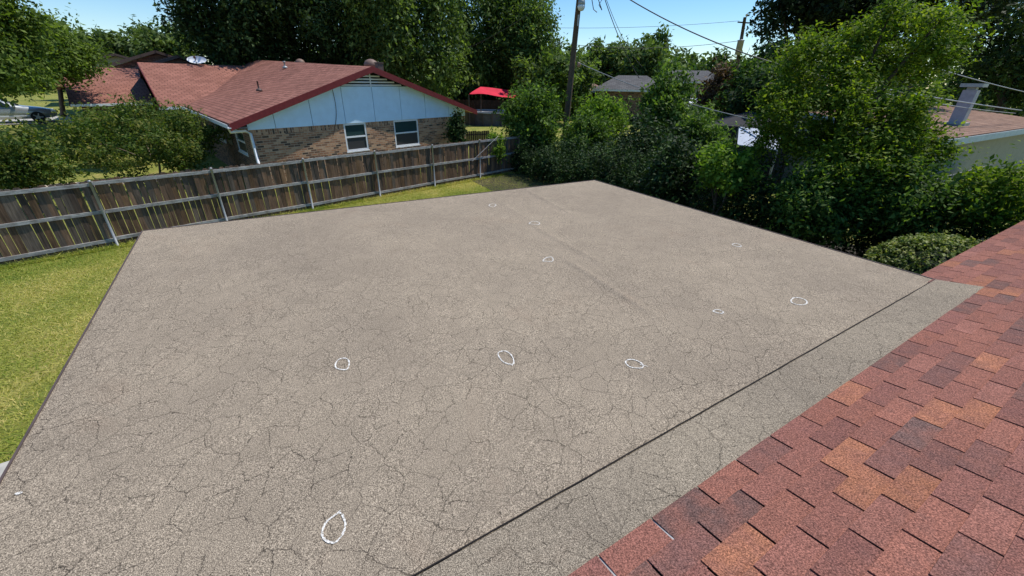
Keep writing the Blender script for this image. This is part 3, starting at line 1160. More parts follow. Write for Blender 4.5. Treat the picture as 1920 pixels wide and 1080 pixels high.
m = MB(); m.tube([dc - db * .5 + dax * .08, dc + dax * .62 - db * .2], .02, 5).obox(dc + dax * .64 - db * .2, da * .06, db * .06, dax * .08)
m.build('feed_arm', M_DRIP, dish)

# houses further along the street, same orientation
def street_house(name, label, peak, half, length, fall, mat, wallmat):
    """peak: front ridge point"""
    r0 = root(name, label, 'house', (peak.x, peak.y, 0), 'houses further along the street')
    e = V(HU.x, HU.y, 0)
    g = V(HN.x, HN.y, 0)
    a = peak - e * half - V(0, 0, fall); b = peak + e * half - V(0, 0, fall)
    roof_slab('roof', [a + g * length, a, peak, peak + g * length], mat, r0)
    roof_slab('roof', [b, b + g * length, peak + g * length - V(0, 0, .002), peak - V(0, 0, .002)], mat, r0)
    m = MB()
    k = .4
    A_ = a + e * k + g * k; B_ = b - e * k + g * k; C_ = B_ + g * (length - 2 * k); D_ = A_ + g * (length - 2 * k)
    for p, q in ((A_, B_), (B_, C_), (C_, D_), (D_, A_)):
        le = (q - p).length
        m.poly([(p.x, p.y, 0), (q.x, q.y, 0), (q.x, q.y, q.z - .1), (p.x, p.y, p.z - .1)], [(0, 0), (le, 0), (le, 2), (0, 2)])
    m.poly([A_ - V(0, 0, .1), B_ - V(0, 0, .1), peak + g * k - V(0, 0, .25)], [(0, 0), (8, 0), (4, 2)])
    m.build('wall', wallmat, r0)
    for p in (a, b):
        m = MB(); m.bar(p + V(0, 0, -.1) - g * .02, peak + V(0, 0, -.1) - g * .02, .03, .2); m.build('rake_board', M_DRIP, r0)
    return r0


street_house('brick_house', 'farther red-roofed house whose dark gable shows above the garage roof', V(-29.27, 38.04, 6.09), 6.0, 9.0, 2.0, M_REDROOF, M_BRICK2)
street_house('brick_house', 'small red-roofed gable peeking over the ridge beside the satellite dish', V(-25.81, 35.63, 5.69), 4.2, 8.0, 1.4, M_REDROOF, M_BRICK2)
street_house('brick_house', 'farthest low house with brown roof and pale wall at the tree line', V(-40.4, 47.0, 6.18), 5.0, 9.0, 1.5, M_TANROOF, M_TAN)

# ================================================================== SILVER CAR
CF = V(0.66, 0.75, 0).normalized()            # heading
CS = V(0.75, -0.66, 0).normalized()           # its right side, towards the camera
CO = V(-30.9, 28.4, 1.42)                     # under the front axle, near wheel


def cp(x, y, z):
    """x forward from front axle, y to the far side, z up"""
    return CO + CF * x - CS * y + V(0, 0, z)


car = root('parked_car', 'silver sedan parked on the driveway under the street tree', 'car', tuple(CO))
M_CAR = plain('silver_paint', (0.42, 0.44, 0.44), 0.28, 0.03, 2, 0.55)
M_TYRE = plain('tyre', (0.02, 0.02, 0.02), 0.85)
# stations: x, half width, sill z, belt z, roof z (or bonnet), roof half width
st = [(0.95, .62, .42, .62, .64, .55), (0.75, .78, .30, .72, .75, .66), (0.3, .86, .24, .82, .86, .72), (-.45, .89, .24, .90, .97, .72), (-.75, .90, .24, .92, 1.05, .66),
      (-1.35, .90, .24, .94, 1.40, .58), (-1.9, .90, .24, .95, 1.46, .58), (-2.5, .90, .24, .96, 1.44, .57), (-3.1, .89, .25, .97, 1.28, .57), (-3.55, .87, .28, .98, 1.06, .64), (-3.9, .83, .34, .96, 1.0, .68), (-4.1, .76, .44, .90, .92, .62)]
m = MB()
for x, hw, zs, zb, zt, hr in st:
    for sgn, seq in ((-1, ((hw * .96, zs), (hw, (zs + zb) / 2), (hw * .985, zb), (hr, zt))), (1, ((hr, zt), (hw * .985, zb), (hw, (zs + zb) / 2), (hw * .96, zs)))):
        for y, z in seq: m.v.append(tuple(cp(x, .9 + sgn * y, z)))
for i in range(len(st) - 1):
    for j in range(8):
        a, b = i * 8 + j, i * 8 + (j + 1) % 8
        m.f.append((a, b, b + 8, a + 8)); m.uv.append(None)
m.f.append(tuple(range(8))); m.f.append(tuple(range(len(m.v) - 8, len(m.v)))[::-1]); m.uv += [None, None]
m.build('body', M_CAR, car, True)
M_CGLASS = glass_mat('car_glass', (0.015, 0.018, 0.02), 0.05)


def side_glass(x0, x1, x2, x3, sgn):
    y0, y1 = .9 + sgn * .905, .9 + sgn * .615
    m = MB()
    m.hexa([cp(x0, y0, .96), cp(x1, y0, .97), cp(x2, y1, 1.37), cp(x3, y1, 1.36), cp(x0, y0 - sgn * -.012, .96), cp(x1, y0 + sgn * .012, .97), cp(x2, y1 + sgn * .012, 1.37), cp(x3, y1 + sgn * .012, 1.36)])
    m.build('side_window', M_CGLASS, car)


for sgn in (-1, 1):
    side_glass(-.95, -1.92, -1.92, -1.42, sgn)
    side_glass(-1.98, -2.95, -2.75, -1.98, sgn)
m = MB()
m.hexa([cp(-.62, .26, 1.03), cp(-.62, 1.54, 1.03), cp(-1.33, 1.44, 1.42), cp(-1.33, .36, 1.42), cp(-.60, .26, 1.05), cp(-.60, 1.54, 1.05), cp(-1.31, 1.44, 1.44), cp(-1.31, .36, 1.44)])
m.build('windscreen', M_CGLASS, car)
for x in (0.0, -2.75):
    for y in (0.04, 1.76):
        c = cp(x, y, .33)
        m = MB(); m.tube([c - CS * .11, c + CS * .11], .33, 20); wo = m.build('wheel', M_TYRE, car)
        sgn = 1 if y < .5 else -1
        m = MB(); m.tube([c + CS * sgn * .112, c + CS * sgn * .122], .10, 12)
        for k in range(5):
            t = 2 * math.pi * k / 5
            d = CF * math.cos(t) + V(0, 0, math.sin(t))
            m.bar(c + CS * sgn * .117, c + CS * sgn * .117 + d * .23, .05, .012, CS)
        m.build('rim', M_GALV, wo)
for y in (.1, 1.7):
    MB().obox(cp(-.85, y - .17 if y < 1 else y + .17, 1.0), CF * .07, CS * .09, V(0, 0, .06)).build('mirror', M_CAR, car)
    MB().obox(cp(.80, y + (.12 if y < 1 else -.12), .66), CF * .1, CS * .13, V(0, 0, .06)).build('headlight', M_WHITE, car)
MB().bar(cp(-.35, -.005, .42), cp(-2.4, -.005, .42), .02, .05).build('side_moulding', M_WHITE, car)
for x in (-1.55, -2.6):
    MB().bar(cp(x, -.002, .86), cp(x - .16, -.002, .86), .03, .03).build('door_handle', M_WHITE, car)

# ================================================================== BACK YARDS IN THE MIDDLE
pool = root('above_ground_pool', 'round above-ground pool with brown sides and pale cover', 'pool', (-2.4, 40.6, 0.6))
PC = V(-2.4, 41.0, 0.55)
M_POOL = plain('pool_wall', (0.10, 0.085, 0.08), 0.6, 0.25, 3)
n = 18
for k in range(n):
    t0, t1 = 2 * math.pi * k / n, 2 * math.pi * (k + 1) / n
    m = MB()
    c0, c1 = V(math.cos(t0), math.sin(t0), 0) * 2.3, V(math.cos(t1), math.sin(t1), 0) * 2.3
    m.bar(PC + c0 + V(0, 0, .6), PC + c1 + V(0, 0, .6), .05, 1.2)
    m.build('wall_panel', M_POOL, pool)
    m = MB(); m.obox(PC + c0 * 1.015 + V(0, 0, .62), c0.normalized() * .05, V(-c0.y, c0.x, 0).normalized() * .06, V(0, 0, .62)); m.build('upright', M_DRIP, pool)
    m = MB(); m.bar(PC + c0 * 1.02 + V(0, 0, 1.24), PC + c1 * 1.02 + V(0, 0, 1.24), .2, .05); m.build('top_rail', M_WHITE, pool)
M_COVER = plain('pool_cover', (0.42, 0.44, 0.48), 0.35, 0.5, 2.2)
MB().lathe(PC, [(2.26, 1.15), (2.24, 1.21), (1.2, 1.18), (.02, 1.2)], 24).build('cover', M_COVER, pool)

sail = root('shade_sail', 'bright red shade sail sloping over the back yard', 'shade sail', (-1.8, 39.8, 0.7))
m = MB()
q = [V(-3.96, 38.34, 3.18), V(0.0, 39.06, 3.0), V(0.18, 41.4, 3.49), V(-3.15, 41.04, 3.80)]
NS = 10
for j in range(NS + 1):
    for i in range(NS + 1):
        a, b = i / NS, j / NS
        p = (q[0] * (1 - a) + q[1] * a) * (1 - b) + (q[3] * (1 - a) + q[2] * a) * b
        p.z -= 0.5 * math.sin(math.pi * a) * math.sin(math.pi * b) * .6
        p.z += 0.25 * math.exp(-((a - .3) / .28) ** 2 - ((b - .3) / .5) ** 2)
        m.v.append(tuple(p))
for j in range(NS):
    for i in range(NS):
        k = j * (NS + 1) + i
        m.f.append((k, k + 1, k + NS + 2, k + NS + 1)); m.uv.append(None)
M_RED = plain('red_fabric', (0.62, 0.022, 0.055), 0.8, 0.15, 2)
m.build('fabric', M_RED, sail, True)
for p in q:
    MB().tube([(p.x, p.y, .6), tuple(p + V(0, 0, .05))], .05, 8).build('mast', M_DRIP, sail)

bf = root('board_fence', 'brown board fence behind the round pool', 'fence', (-2, 44, 0.7))
rb = random.Random(2)
M_BRD = wood_mat('brown_board')
bm = MB().box(-.135, .135, -.01, .01, 0, 1.9).mesh('board'); bm.materials.append(M_BRD)
for i in range(36):
    o = bpy.data.objects.new('board', bm); COL.objects.link(o); o.parent = bf
    o.location = (-5.0 + i * .285, 0.2 * rb.random() * .1, rb.uniform(-.03, .03))
    b = rb.uniform(.8, 1.25); o.color = (.17 * b, .085 * b, .05 * b, 1)
for z in (.4, 1.5):
    MB().bar((-7.2, 44.05, .7 + z), (3.3, 44.05, .7 + z), .04, .09).build('rail', M_RAIL, bf)

low = root('picket_fence', 'short dark slat fence between the brick house and the pool yard', 'fence', (-3.2, 30.5, .1))
lm = MB().box(-.06, .06, -.01, .01, 0, 1.0).mesh('slat'); lm.materials.append(M_PICKET)
for i in range(21):
    o = bpy.data.objects.new('slat', lm); COL.objects.link(o); o.parent = low
    o.location = (-1.3 + i * .13, i * .033, rb.uniform(-.03, .03)); o.color = (.06, .05, .045, 1)
MB().bar((-4.5, 30.55, .85), (-1.8, 31.25, .85), .04, .09).build('rail', M_RAIL, low)


def hip_house(name, label, c, hx, hy, rot, ze, zr, roofm, wallm, inset=None, z0=0, group=None):
    r0 = root(name, label, 'house', (c[0], c[1], z0), group)
    ex = V(math.cos(rot), math.sin(rot), 0); ey = V(-math.sin(rot), math.cos(rot), 0)
    C = V(c[0], c[1], 0)
    P = lambda x, y, z: C + ex * x + ey * y + V(0, 0, z)
    ins = min(hx, hy) if inset is None else inset
    A_, B_, C_, D_ = P(-hx, -hy, ze), P(hx, -hy, ze), P(hx, hy, ze), P(-hx, hy, ze)
    if hx >= hy: r1, r2 = P(-hx + ins, 0, zr), P(hx - ins, 0, zr)
    else: r1, r2 = P(0, -hy + ins, zr), P(0, hy - ins, zr)
    m = MB()
    def face(pts):
        e = (Vector(pts[1]) - Vector(pts[0])).normalized(); uv = []
        for p in pts:
            r_ = Vector(p) - Vector(pts[0]); x = r_.dot(e); uv.append((x, (r_ - e * x).length))
        m.poly(pts, uv)
    if hx >= hy:
        face([A_, B_, r2, r1]); face([C_, D_, r1, r2]); face([B_, C_, r2]); face([D_, A_, r1])
    else:
        face([B_, C_, r2, r1]); face([D_, A_, r1, r2]); face([A_, B_, r1]); face([C_, D_, r2])
    m.build('roof', roofm, r0)
    k = .45
    m = MB()
    q = [P(-hx + k, -hy + k, 0), P(hx - k, -hy + k, 0), P(hx - k, hy - k, 0), P(-hx + k, hy - k, 0)]
    for a, b in zip(q, q[1:] + q[:1]):
        le = (b - a).length
        m.poly([(a.x, a.y, z0), (b.x, b.y, z0), (b.x, b.y, ze - .05), (a.x, a.y, ze - .05)], [(0, 0), (le, 0), (le, 2.1), (0, 2.1)])
    m.build('wall', wallm, r0)
    for a, b in ((A_, B_), (B_, C_), (C_, D_), (D_, A_)):
        mm = MB(); mm.bar(a - V(0, 0, .09), b - V(0, 0, .09), .04, .16); mm.build('fascia', M_WHITE, r0)
    m = MB(); m.poly([A_ - V(0, 0, .12), D_ - V(0, 0, .12), C_ - V(0, 0, .12), B_ - V(0, 0, .12)]); m.build('soffit', M_WHITE, r0)
    return r0


hip_house('brick_house', 'small brown brick house with dark grey hip roof beyond the shrubs', (11.8, 46.6), 3.6, 3.2, R(-14), 3.75, 5.0, M_GREYROOF, M_BRICK2, 2.2, .4)
hip_house('distant_house', 'far pale grey roof between the green trees and the brown shrub', (25.5, 72), 7, 4, R(-18), 4.6, 6.2, M_GREYROOF, M_TAN, 3, .7)
hip_house('distant_house', 'far tan roof just left of the grey hip-roofed house', (7.9, 50.5), 2.4, 2.0, R(-10), 3.5, 4.2, M_TANROOF, M_BRICK2, 1.6, .7)

# white-roofed carport
cpo = root('carport', 'white metal carport roof glimpsed among the shrubs', 'carport', (11.3, 29.2, .3))
for k in range(7):
    m = MB(); x = 9.9 + k * .42
    m.hexa([(x, 28.0, 3.05), (x + .40, 27.85, 3.08), (x + .40, 30.8, 3.42), (x, 30.9, 3.40), (x, 28.0, 3.09), (x + .40, 27.85, 3.12), (x + .40, 30.8, 3.46), (x, 30.9, 3.44)])
    m.build('roof_panel', M_WHITE, cpo)
for x, y in ((10.0, 28.2), (12.7, 28.0), (10.0, 30.6), (12.7, 30.5)):
    MB().box(x - .05, x + .05, y - .05, y + .05, .2, 3.06 + (.33 if y > 29 else 0)).build('post', M_WHITE, cpo)

# dark gazebo and pale canopy
gz = root('gazebo', 'dark gazebo with black canopy behind the hedge', 'gazebo', (10.4, 20.4, 0))
M_CAN = plain('dark_canopy', (0.022, 0.022, 0.028), 0.8, .3, 3)
ga = [V(8.9, 20.0, 2.66), V(11.9, 18.6, 2.66), V(12.9, 21.2, 2.66), V(9.9, 22.6, 2.66)]
gt = V(10.9, 20.6, 3.25)
for i in range(4):
    a, b = ga[i], ga[(i + 1) % 4]
    m = MB(); m.poly([a, b, gt]); m.poly([a, a - V(0, 0, .25), b - V(0, 0, .25), b]); m.build('canopy', M_CAN, gz)
    MB().tube([(a.x, a.y, 0), tuple(a)], .05, 8).build('post', M_BLACK, gz)
for i in (0, 3, 1, 2):
    a, b = ga[i], ga[(i + 1) % 4]
    m = MB()
    for k in range(12):
        t0, t1 = k / 12, (k + 1) / 12
        p, q_ = a.lerp(b, t0), a.lerp(b, t1)
        o0 = (b - a).cross(V(0, 0, 1)).normalized() * .05 * (1 if k % 2 else -1)
        m.poly([V(p.x, p.y, .1) + o0, V(q_.x, q_.y, .1) - o0, V(q_.x, q_.y, 2.5) - o0, V(p.x, p.y, 2.5) + o0])
    m.build('curtain', M_CAN, gz)
ca = root('canopy', 'pale grey sloping sheet canopy in front of the dark gazebo', 'canopy', (9.9, 17.6, 0))
M_SHEET = plain('pale_sheet', (0.50, 0.55, 0.64), 0.5, .1, 5)
qa = [V(9.25, 17.9, 2.10), V(10.55, 17.2, 2.02), V(11.0, 18.0, 2.66), V(9.55, 18.7, 2.72)]
m = MB(); m.hexa([p - V(0, 0, .03) for p in qa] + qa); m.build('sheet', M_SHEET, ca)
for p in qa: MB().tube([(p.x, p.y, 0), (p.x, p.y, p.z - .03)], .03, 6).build('post', M_GALV, ca)

# ================================================================== TAN HOUSE ON THE RIGHT
rh = root('stucco_house', 'tan stucco house with brown shingle roof and metal flue at the right edge', 'house', (20, 21, 0))
RA, RU, RN = V(15.3, 16.0, 0), V(0.853, 0.522, 0), V(-0.522, 0.853, 0)
rq = lambda s, d, z: V(*(RA + RU * s + RN * d).xy, z)
roof_slab('roof', [rq(-.3, -.5, 2.72), rq(17.4, -.5, 2.72), rq(17.4, 4.6, 3.33), rq(-.3, 4.6, 3.33)], M_TANROOF, rh, .06)
roof_slab('roof', [rq(17.4, 9.6, 2.72), rq(-.3, 9.6, 2.72), rq(-.3, 4.6, 3.328), rq(17.4, 4.6, 3.328)], M_TANROOF, rh, .06)
M_FASC = plain('pale_blue_fascia', (0.40, 0.47, 0.50), .6, .1, 4)
MB().bar(rq(-.32, -.52, 2.56), rq(17.4, -.52, 2.56), .04, .24).build('fascia', M_FASC, rh)
m = MB(); m.bar(rq(-.33, -.5, 2.60), rq(-.33, 4.6, 3.21), .04, .2); m.build('rake_board', M_FASC, rh)
m = MB()
for a, b in ((rq(0, 0, 0), rq(17.0, 0, 0)), (rq(17.0, 0, 0), rq(17.0, 9.2, 0)), (rq(17.0, 9.2, 0), rq(0, 9.2, 0)), (rq(0, 9.2, 0), rq(0, 0, 0))):
    m.poly([a, b, b + V(0, 0, 2.7), a + V(0, 0, 2.7)])
m.poly([rq(0, 0, 2.7), rq(0, 9.2, 2.7), rq(0, 4.6, 3.25)])
m.build('wall', M_TAN, rh)
m = MB(); m.poly([rq(-.3, -.5, 2.58), rq(-.3, 0, 2.58), rq(17.4, 0, 2.58), rq(17.4, -.5, 2.58)]); m.build('soffit', M_TAN, rh)
pts = [rq(2.0, -.03, 2.5), rq(2.05, -.04, 2.15), rq(2.4, -.04, 1.95), rq(3.1, -.04, 1.75), rq(3.7, -.04, 1.7)]
MB().tube(pts, .015, 5).build('cable', M_WIRE, rh)
pts = [rq(2.1, -.03, 2.5), rq(2.12, -.04, 2.2), rq(2.6, -.04, 1.85), rq(3.2, -.04, 1.55)]
MB().tube(pts, .012, 5).build('cable', M_WIRE, rh)
M_FLUE = plain('flue_metal', (0.34, 0.33, 0.38), .5, .15, 6, .2)
fc = rq(5.8, .92, 0)
MB().obox((fc.x, fc.y, 3.55), RU * .23, RN * .23, V(0, 0, .72)).build('flue', M_FLUE, rh)
MB().obox((fc.x, fc.y, 4.32), RU * .15, RN * .15, V(0, 0, .06)).obox((fc.x, fc.y, 4.45), RU * .36, RN * .36, V(0, 0, .07)).build('flue_cap', M_GALV, rh)
MB().obox((fc.x, fc.y, 2.9), RU * .36, RN * .36, V(0, 0, .07)).build('flue_flashing', M_GALV, rh)
# grey boards stand in for the shadow on the tan wall's lower part
shd = root('wall_shade', 'grey boards standing in for the shadow low on the tan house', 'wall', (15.5, 14.2, 0))
for k in range(16):
    a = V(13.2, 13.6, 0) + RU * (k * .5)
    MB().bar(a + V(0, 0, .75), a + RU * .49 + V(0, 0, .75), .05, 1.5).build('board', plain('grey_shade', (0.17, 0.16, 0.18), .8, .2, 3) if k == 0 else bpy.data.materials['grey_shade'], shd)

# ================================================================== POLES AND WIRES
pole = root('utility_pole', 'tall brown wooden utility pole with a lamp rising from the hedge corner', 'utility pole', (3.0, 26.1, 0))
m = MB()
ptop = V(3.32, 26.1, 9.6)
m.tube([(2.98, 26.1, 0), (3.06, 26.1, 2.5), (3.17, 26.1, 5.5), tuple(ptop)], [.19, .175, .155, .13], 14)
m.build('shaft', M_POLE, pole, True)
lp = V(3.38, 25.83, 7.72)
M_LENS = plain('lamp_lens', (0.75, 0.75, 0.74), .3, .04)
hd = MB().lathe(lp, [(.06, .46), (.17, .40), (.19, .22), (.17, .20)], 12).build('lamp_head', M_GALV, pole, True)
MB().lathe(lp, [(.18, .20), (.20, .10), (.13, -.04), (.03, -.07)], 12).build('lamp_lens', M_LENS, pole, True)
MB().bar((3.27, 26.05, 7.85), (3.36, 25.85, 8.02), .05, .05).build('lamp_arm', M_GALV, pole)
MB().box(3.24, 3.32, 25.9, 25.96, 7.0, 7.5).build('conduit', M_GALV, pole)
MB().bar((2.5, 26.15, 9.2), (4.3, 26.05, 9.2), .09, .11).build('crossarm', M_POLE, pole)
for x in (2.6, 3.0, 3.75, 4.2):
    MB().lathe((x, 26.1, 9.26), [(.03, 0), (.06, .05), (.04, .1), (.055, .14), (.02, .18)], 8).build('insulator', M_WHITE, pole, True)
for pts in ([(3.9, 26.0, 9.15), (3.85, 25.95, 8.4), (4.05, 25.95, 7.75), (4.25, 25.95, 7.62)], [(4.0, 26.0, 9.15), (4.25, 25.95, 8.2), (4.5, 25.95, 7.72), (4.32, 25.95, 7.95), (4.45, 25.95, 8.2)]):
    MB().tube(pts, .022, 5).build('jumper_cable', M_WIRE, pole)
MB().lathe((3.5, 25.9, 5.15), [(.03, -.1), (.09, -.06), (.09, .1), (.03, .14)], 8).build('cable_clamp', plain('clay_insulator', (.42, .24, .15), .5), pole, True)

pole2 = root('utility_pole', 'distant utility pole carrying a grey transformer by the dark tree', 'utility pole', (20.55, 43.4, .5))
MB().tube([(20.85, 43.3, .5), (20.55, 43.4, 6.0), (20.32, 43.5, 9.7)], [.18, .16, .13], 10).build('shaft', M_POLE, pole2, True)
tc = V(20.33, 43.25, 6.75)
MB().lathe(tc, [(.02, 0), (.27, .03), (.27, 1.1), (.3, 1.12), (.3, 1.18), (.05, 1.24)], 14).build('transformer', M_GALV, pole2, True)
MB().tube([tc + V(0, 0, 1.2), tc + V(0, 0, 1.55)], .05, 6).build('bushing', M_DRIP, pole2)
MB().bar((19.7, 43.3, 9.3), (20.9, 43.7, 9.3), .1, .1).build('crossarm', M_POLE, pole2)


def wire(label, a, b, sag, r_, mat, n=18):
    a, b = Vector(a), Vector(b)
    pts = []
    for i in range(n + 1):
        t = i / n
        p = a.lerp(b, t); p.z -= sag * 4 * t * (1 - t)
        pts.append(p)
    o = MB().tube(pts, r_, 5).build('overhead_wire', mat, None, True)
    tag(o, label, 'wire', 'overhead wires')


wire('thick black cable sagging from the lamp pole across the sky to the right', (3.9, 26.0, 9.2), (13.0, 18.2, 4.5), .55, .026, M_WIRE)
wire('black cable dropping from the lamp pole into the tree tops', (4.1, 26.0, 9.2), (8.2, 30.5, 4.6), .35, .022, M_WIRE)
wire('thinner cable beside the black one dropping from the lamp pole', (4.2, 26.0, 9.1), (8.4, 31.0, 5.3), .45, .014, M_WIRE)
wire('pale service wire leaving the lamp pole at mid height over the shrubs', (3.42, 25.95, 5.3), (10.3, 18.1, 2.95), .25, .020, M_WIREL)
wire('thin far line high in the sky between the poles', (-2.0, 46.0, 9.0), (19.8, 43.3, 9.4), .35, .014, M_WIRE)
wire('thin far line at transformer height reaching the distant pole', (4.0, 45.0, 7.6), (20.3, 43.4, 7.9), .5, .02, M_WIRE)
wire('pale twisted service wire crossing in front of the flue', (8.4, 12.9, 4.55), (24.5, 21.7, 3.42), .05, .022, M_WIREL)
wire('second pale wire just under the twisted service wire', (8.4, 12.9, 4.50), (24.5, 21.9, 3.28), .12, .015, M_WIREL)
wire('short wire high on the right slanting down past the dark tree', (13.6, 16.6, 5.25), (23.0, 20.5, 4.2), .05, .017, M_WIREL)
wire('wire running up left from the lamp pole top', (3.2, 26.1, 9.2), (-3.6, 34.5, 6.4), .3, .015, M_WIRE)

# ================================================================== FOLIAGE
GREEN = {
 'street': leaf_mat('leaf_street', (0.032, 0.060, 0.012), (0.105, 0.165, 0.030), (0.26, 0.34, 0.075), .4),
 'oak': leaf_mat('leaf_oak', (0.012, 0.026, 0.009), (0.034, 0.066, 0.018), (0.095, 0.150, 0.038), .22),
 'willow': leaf_mat('leaf_willow', (0.028, 0.052, 0.015), (0.095, 0.148, 0.038), (0.23, 0.31, 0.085), .4),
 'far': leaf_mat('leaf_far', (0.036, 0.062, 0.020), (0.098, 0.148, 0.040), (0.20, 0.26, 0.075), .32),
 'lime': leaf_mat('leaf_lime', (0.030, 0.064, 0.008), (0.110, 0.180, 0.018), (0.32, 0.37, 0.036), .42),
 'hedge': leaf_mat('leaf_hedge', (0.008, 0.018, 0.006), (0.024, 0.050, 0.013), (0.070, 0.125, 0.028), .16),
 'shrub': leaf_mat('leaf_shrub', (0.022, 0.048, 0.011), (0.080, 0.145, 0.026), (0.22, 0.32, 0.066), .38),
 'bright': leaf_mat('leaf_bright', (0.045, 0.100, 0.012), (0.130, 0.225, 0.026), (0.27, 0.37, 0.055), .42),
 'myrtle': leaf_mat('leaf_myrtle', (0.030, 0.054, 0.012), (0.092, 0.145, 0.028), (0.25, 0.235, 0.062), .36),
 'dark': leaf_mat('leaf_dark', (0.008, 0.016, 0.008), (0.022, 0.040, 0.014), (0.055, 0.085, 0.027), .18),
 'brown': leaf_mat('leaf_brown', (0.030, 0.018, 0.010), (0.090, 0.050, 0.026), (0.16, 0.10, 0.055), .2),
 'box': leaf_mat('leaf_box', (0.035, 0.065, 0.010), (0.16, 0.22, 0.045), (0.42, 0.42, 0.15), .3, .5),
}


def leaves(name, parent, lobes, count, size, mat, seed, clump=0.35, per=14, fill=0.25, shell=(0.72, 1.05), droop=0.0, flat=0.0, kind=None, zmin=None, spray=1.5):
    """crown of single leaves: lobes (x,y,z,rx,ry,rz) in world space"""
    rg = np.random.default_rng(seed)
    L = np.array(lobes, float)
    area = (L[:, 3] * L[:, 5]) ** 1.0
    nt_ = max(4, count // per)
    which = rg.choice(len(L), nt_, p=area / area.sum())
    d = rg.normal(size=(nt_, 3)); d /= np.linalg.norm(d, axis=1)[:, None]
    r = rg.uniform(shell[0], shell[1], nt_)
    inner = rg.random(nt_) < fill
    r[inner] = rg.uniform(0.1, shell[0], inner.sum())
    tips = L[which, :3] + d * r[:, None] * L[which, 3:6]
    tt = rg.random(nt_) ** 1.3 * 0.72
    C = np.repeat(tips, per, 0)
    D = np.repeat(d, per, 0)
    T = np.repeat(tt, per)
    N = len(C)
    off = rg.normal(size=(N, 3)) * clump * 0.36
    # twig direction: leaves strung along it
    tw = d + rg.normal(size=(nt_, 3)) * 0.6
    tw[:, 2] -= droop
    tw /= np.linalg.norm(tw, axis=1)[:, None]
    TW_ = np.repeat(tw, per, 0)
    C = C + off + TW_ * rg.uniform(-1, 1.1, N)[:, None] * clump * spray
    nrm = rg.normal(size=(N, 3)) + np.array([0, 0, 0.9 + flat]) + D * 0.5
    nrm /= np.linalg.norm(nrm, axis=1)[:, None]
    ax = TW_ + rg.normal(size=(N, 3)) * 0.8
    ax[:, 2] -= droop
    ax -= nrm * (ax * nrm).sum(1)[:, None]
    ax /= np.linalg.norm(ax, axis=1)[:, None] + 1e-9
    sd = np.cross(nrm, ax)
    s = size * rg.uniform(0.45, 1.5, N)[:, None]
    if zmin is not None:
        C[:, 2] = np.maximum(C[:, 2], zmin + rg.random(N) * .2)
    v = np.empty((N, 4, 3))
    v[:, 0] = C - ax * s
    v[:, 1] = C + sd * s * 0.48 - ax * s * .1 + nrm * s * .12
    v[:, 2] = C + ax * s
    v[:, 3] = C - sd * s * 0.48 - ax * s * .1 + nrm * s * .12
    org = ORG[parent.name] if parent is not None else Vector((0, 0, 0))
    v -= np.array(org)
    me = bpy.data.meshes.new(name)
    me.vertices.add(N * 4); me.loops.add(N * 4); me.polygons.add(N)
    me.vertices.foreach_set('co', v.astype(np.float32).ravel())
    me.loops.foreach_set('vertex_index', np.arange(N * 4, dtype=np.int32))
    me.polygons.foreach_set('loop_start', np.arange(0, N * 4, 4, dtype=np.int32))
    me.update(calc_edges=True)
    a = me.attributes.new('tint', 'FLOAT', 'FACE')
    a.data.foreach_set('value', np.clip(T + rg.random(N) * 0.42 - .04, 0, 1).astype(np.float32))
    me.materials.append(mat)
    o = bpy.data.objects.new(name, me)
    COL.objects.link(o)
    if parent is not None: o.parent = parent; ORG[o.name] = org
    if kind: o['kind'] = kind
    return o


def sublobes(c, rx, rz, k, seed, ry=None, s=(0.24, 0.44), flatten=1.0):
    """a loose core and many smaller clumps of uneven size around it"""
    rg = random.Random(seed)
    ry = ry or rx
    out = [(c[0], c[1], c[2] - rz * .08, rx * .55, ry * .55, rz * .6)]
    k = int(k * 1.7)
    for i in range(k):
        t = 2.39996 * i + rg.uniform(-.5, .5)
        z = -0.88 + 1.76 * (i + .5) / k
        q = math.sqrt(max(0.06, 1 - z * z)) * rg.uniform(.55, .86)
        f = rg.uniform(*s)
        out.append((c[0] + math.cos(t) * q * rx, c[1] + math.sin(t) * q * ry, c[2] + z * rz * rg.uniform(.6, .82), rx * f, ry * f, rz * f * rg.uniform(.6, .9) * flatten))
    return out


def tree(name, label, cat, c, rx, rz, mat, size, count, seed, k=9, base=None, trunk=None, bark=None, group=None, ry=None, lobes=None, limbs=5, **kw):
    gx, gy = (c[0], c[1]) if base is None else base
    z0 = terr(gx, gy)
    r0 = root(name, label, cat, (gx, gy, z0), group)
    lobes = lobes or sublobes(c, rx, rz, k, seed, ry)
    rg = random.Random(seed)
    bark = bark or M_BARK
    tr = trunk or max(.05, rx * .07)
    top = V(c[0], c[1], c[2] + rz * .15)
    b = V(gx, gy, z0 - .05)
    mid = b.lerp(top, .5) + V(rg.uniform(-.1, .1) * rx, rg.uniform(-.1, .1) * rx, 0)
    m = MB(); m.tube([b, b.lerp(mid, .15), mid, top], [tr * 1.35, tr, tr * .75, tr * .3], 8); m.build('trunk', bark, r0, True)
    for lb in rg.sample(lobes[1:], min(limbs, len(lobes) - 1)):
        a = b.lerp(top, rg.uniform(.35, .75))
        e = V(*lb[:3])
        h = a.lerp(e, .5) + V(0, 0, .12 * rz)
        m = MB(); m.tube([a, h, e], [tr * .5, tr * .3, tr * .1], 6); m.build('limb', bark, r0, True)
    leaves('crown', r0, lobes, count, size, GREEN[mat], seed, **kw)
    return r0


